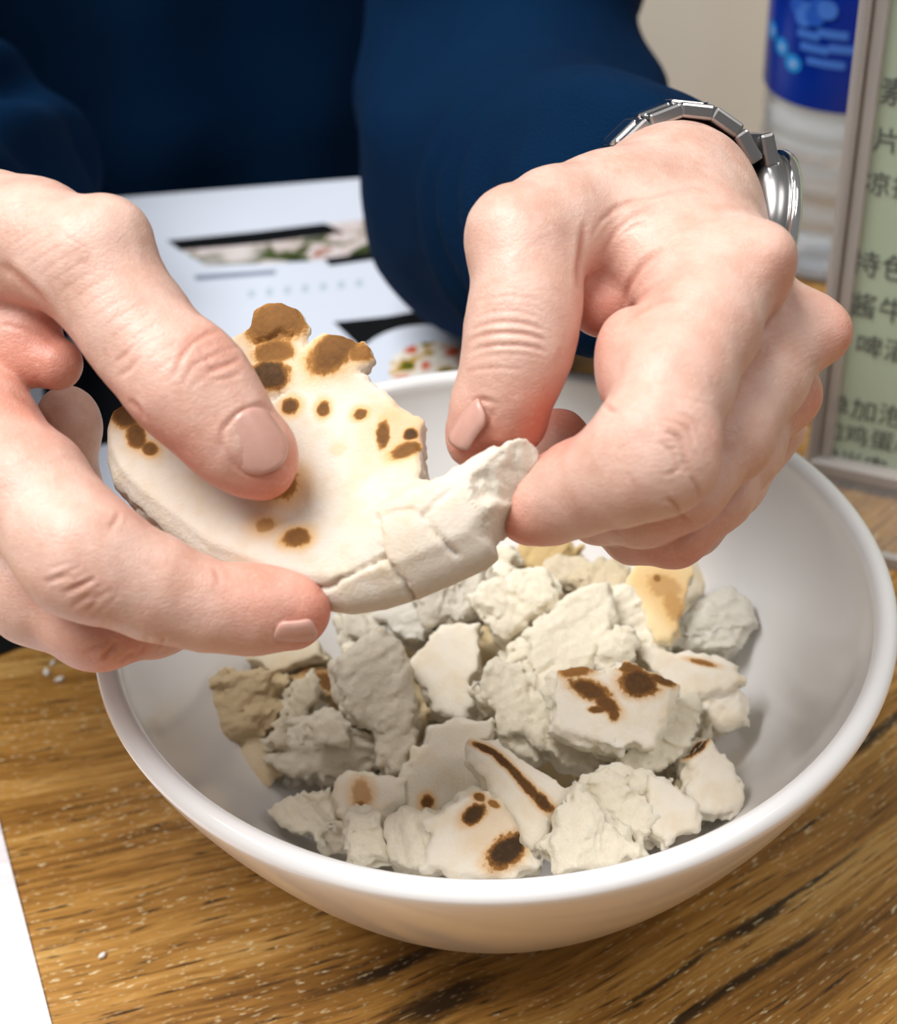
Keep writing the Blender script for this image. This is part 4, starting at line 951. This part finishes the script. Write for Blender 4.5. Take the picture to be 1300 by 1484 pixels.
M_cy = flat('light_blue_print', rgb(40, 150, 226), .4); M_txt = flat('label_text_print', rgb(70, 120, 210), .4); M_gr = flat('green_print', rgb(20, 120, 40), .4); M_wh = flat('pale_print', rgb(150, 180, 230), .4)
def on_label(name, px, py, w, hgt, m, rnd=True, lift=.0004):
    # patch wrapped on the label's cylinder around the point seen at (px, py)
    k = FW + (px - 650) / FPX * RT - (py - 742) / FPX * UP
    ox, oy = CAM[0] - BX, CAM[1] - BY; A = k[0] ** 2 + k[1] ** 2; B = 2 * (ox * k[0] + oy * k[1]); Cc = ox ** 2 + oy ** 2 - lab_r ** 2
    disc_ = B * B - 4 * A * Cc
    if disc_ < 0: return
    tt = (-B - math.sqrt(disc_)) / (2 * A); p = CAM + tt * k; a0 = math.atan2(p[1] - BY, p[0] - BX)
    n = 20 if rnd else 4; V = []
    ring = [(math.cos(2 * math.pi * i / n), math.sin(2 * math.pi * i / n)) for i in range(n)] if rnd else None
    if rnd:
        for r_ in (1.0,):
            for cx_, sy_ in ring:
                a = a0 + cx_ * w / 2 / lab_r; V.append((BX + (lab_r + lift) * math.cos(a), BY + (lab_r + lift) * math.sin(a), p[2] + sy_ * hgt / 2))
        return mesh_obj(name, V, [tuple(range(n))], m, label, smooth=False)
    nn = 8; F = []
    for i in range(nn + 1):
        a = a0 + (i / nn - .5) * w / lab_r
        for s_ in (-.5, .5): V.append((BX + (lab_r + lift) * math.cos(a), BY + (lab_r + lift) * math.sin(a), p[2] + s_ * hgt))
    for i in range(nn): F.append((2 * i, 2 * i + 2, 2 * i + 3, 2 * i + 1))
    return mesh_obj(name, V, F, m, label, smooth=False)
for (x, y) in ((1121, 43), (1134, 67), (1150, 91)):
    on_label('printed_dot', x, y, .0075, .0066, M_cy); on_label('dot_highlight', x + 1, y + 1, .0028, .0028, M_wh, True, .0006)
for (x, y, w, hh) in ((1172, 50, .009, .0030), (1207, 50, .011, .0030), (1180, 70, .011, .0030), (1222, 72, .010, .0030), (1196, 92, .014, .0028)):
    on_label('text_line', x, y, w, hh, M_txt, False)
for k, (x, y) in enumerate(((1158, 8), (1172, 16), (1188, 10), (1166, 24), (1182, 24), (1200, 14))): on_label('emblem_ring', x, y, .0075, .0070, M_txt if k % 2 else flat('emblem_blue', rgb(40, 90, 190), .4), True, .0004 + k * .00004)
on_label('green_leaf', 1090, 10, .006, .014, M_gr, True)

# ------------------------------------------------------------------ acrylic menu stand
p_l = onz(1172, 694)[:2]; p_r = onz(1300, 722)[:2]
sd = nrm(p_r - p_l); sn = np.array([sd[1], -sd[0]])           # along the page, and towards the viewer
SW_, SH_ = .150, .200
M_acr = NT('clear_acrylic').set(base=(.85, .88, .87), rough=.05, Alpha=.12)
M_edge = NT('acrylic_edge').set(base=(.62, .57, .54), rough=.18, trans=.35, ior=1.4)
M_page = NT('green_page'); _n = M_page.noise(M_page.obj(), 12, 2).outputs[0]
M_page = M_page.set(base=M_page.ramp(_n, [(.3, rgb(182, 200, 172)), (.7, rgb(198, 212, 188))]), rough=.5)
M_ink = flat('dark_green_ink', rgb(34, 46, 36), .6)
stand = empty('menu_stand', (float(p_l[0] + sd[0] * .07), float(p_l[1] + sd[1] * .07), 0)); tag(stand, 'clear acrylic stand holding a pale green price list beside the bowl', 'menu stand')
SM = frame_m(np.array([p_l[0], p_l[1], 0]), np.array([sd[0], sd[1], 0]), np.array([-sn[0], -sn[1], 0]), np.array([0, 0, 1.]))
def sbox(name, lo, hi, m, bev=0, par=None): return bm_obj(name, box_bm(lo, hi, bev, 2, SM), m, par or stand)
sbox('foot', (-.004, -.035, 0), (SW_ + .004, .035, .004), M_acr, .001)
sbox('edge_strip', (-.004, -.036, 0), (SW_ + .004, -.033, .0042), M_edge, .0004)
page = sbox('page', (.0058, .0042, .008), (SW_ - .0085, .0048, SH_ - .004), M_page)
sbox('front_panel', (0, -.0005, .004), (SW_, .0018, SH_), NT('thin_acrylic').set(base=(.9, .92, .9), rough=.04, Alpha=.05), .0004)
sbox('back_panel', (0, .0075, .004), (SW_, .0098, SH_), M_acr, .0004)
sbox('edge_strip', (-.0015, -.0005, .004), (.0018, .0025, SH_ + .001), M_edge, .0006)
sbox('edge_strip', (-.0005, .0030, .004), (.0028, .0058, SH_ + .001), flat('brown_edge', rgb(150, 112, 88), .3), .0006)
sbox('edge_strip', (.0024, .0015, .004), (.0060, .0040, SH_ + .001), M_edge, .0006)
sbox('edge_strip', (SW_ - .0018, -.0005, .004), (SW_ + .0015, .0098, SH_ + .001), M_edge, .0006)
sbox('bottom_edge', (0, -.002, .004), (SW_, .0040, .0085), M_edge, .0006)
def page_uv(px, py):
    n3 = np.array([sn[0], sn[1], 0.]); p0 = np.array([p_l[0], p_l[1], 0]) - n3 * .0042
    q = onplane(px, py, p0, n3) - p0; return q @ np.array([sd[0], sd[1], 0]), q[2]
def text(s_, px, py, size, m):
    cu = bpy.data.curves.new('text', 'FONT'); cu.body = s_; cu.size = size; cu.resolution_u = 3
    o = bpy.data.objects.new('tmp', cu); COL.objects.link(o); bpy.context.view_layer.update()
    me = bpy.data.meshes.new_from_object(o.evaluated_get(bpy.context.evaluated_depsgraph_get())); bpy.data.objects.remove(o)
    u, v = page_uv(px, py)
    Mt = frame_m(np.array([p_l[0], p_l[1], 0]) + np.array([sd[0], sd[1], 0]) * u - np.array([sn[0], sn[1], 0]) * .0038 + np.array([0, 0, v]), np.array([sd[0], sd[1], 0]), np.array([0, 0, 1.]), np.array([sn[0], sn[1], 0]))
    me.transform(Mt); ob = bpy.data.objects.new('text_line', me); COL.objects.link(ob); me.materials.append(m)
    ob.parent = page; ob.matrix_parent_inverse = parent_world(page).inverted(); return ob
for (s_, px, py, sz) in (('素菜类', 1272, 146, .0088), ('片汤', 1264, 214, .0080), ('凉拌', 1250, 276, .0080), ('特色菜', 1230, 392, .0092), ('酱牛肉', 1226, 452, .0092), ('啤酒', 1238, 510, .0086), ('单加泡馍', 1192, 594, .0086), ('加鸡蛋/', 1186, 630, .0080), ('加米肉一', 1180, 666, .0078)):
    text(s_, px, py, sz, M_ink)

# ------------------------------------------------------------------ lamp reflection on the near left tabletop, painted as a streaked white sheet
t = NT('painted_glare'); _c = t.obj(); _n = t.noise(t.mapping(_c, rot=(0, 0, -.2), sc=(20, 260, 1)), 1, 4, .6).outputs[0]
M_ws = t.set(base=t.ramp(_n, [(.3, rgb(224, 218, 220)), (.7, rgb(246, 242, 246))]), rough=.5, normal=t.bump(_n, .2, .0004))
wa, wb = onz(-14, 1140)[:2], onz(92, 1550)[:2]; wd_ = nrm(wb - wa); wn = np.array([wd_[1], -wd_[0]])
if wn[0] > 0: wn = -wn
ws = sheet('glare_sheet', [wa, wb + wd_ * .05, wb + wd_ * .05 + wn * .15, wa + wn * .15], .0002, .0007, M_ws); tag(ws, 'white sheet painted as lamp glare at the near left corner of the table', 'paper')  # not real paper: stands in for the lamp reflection on the tabletop
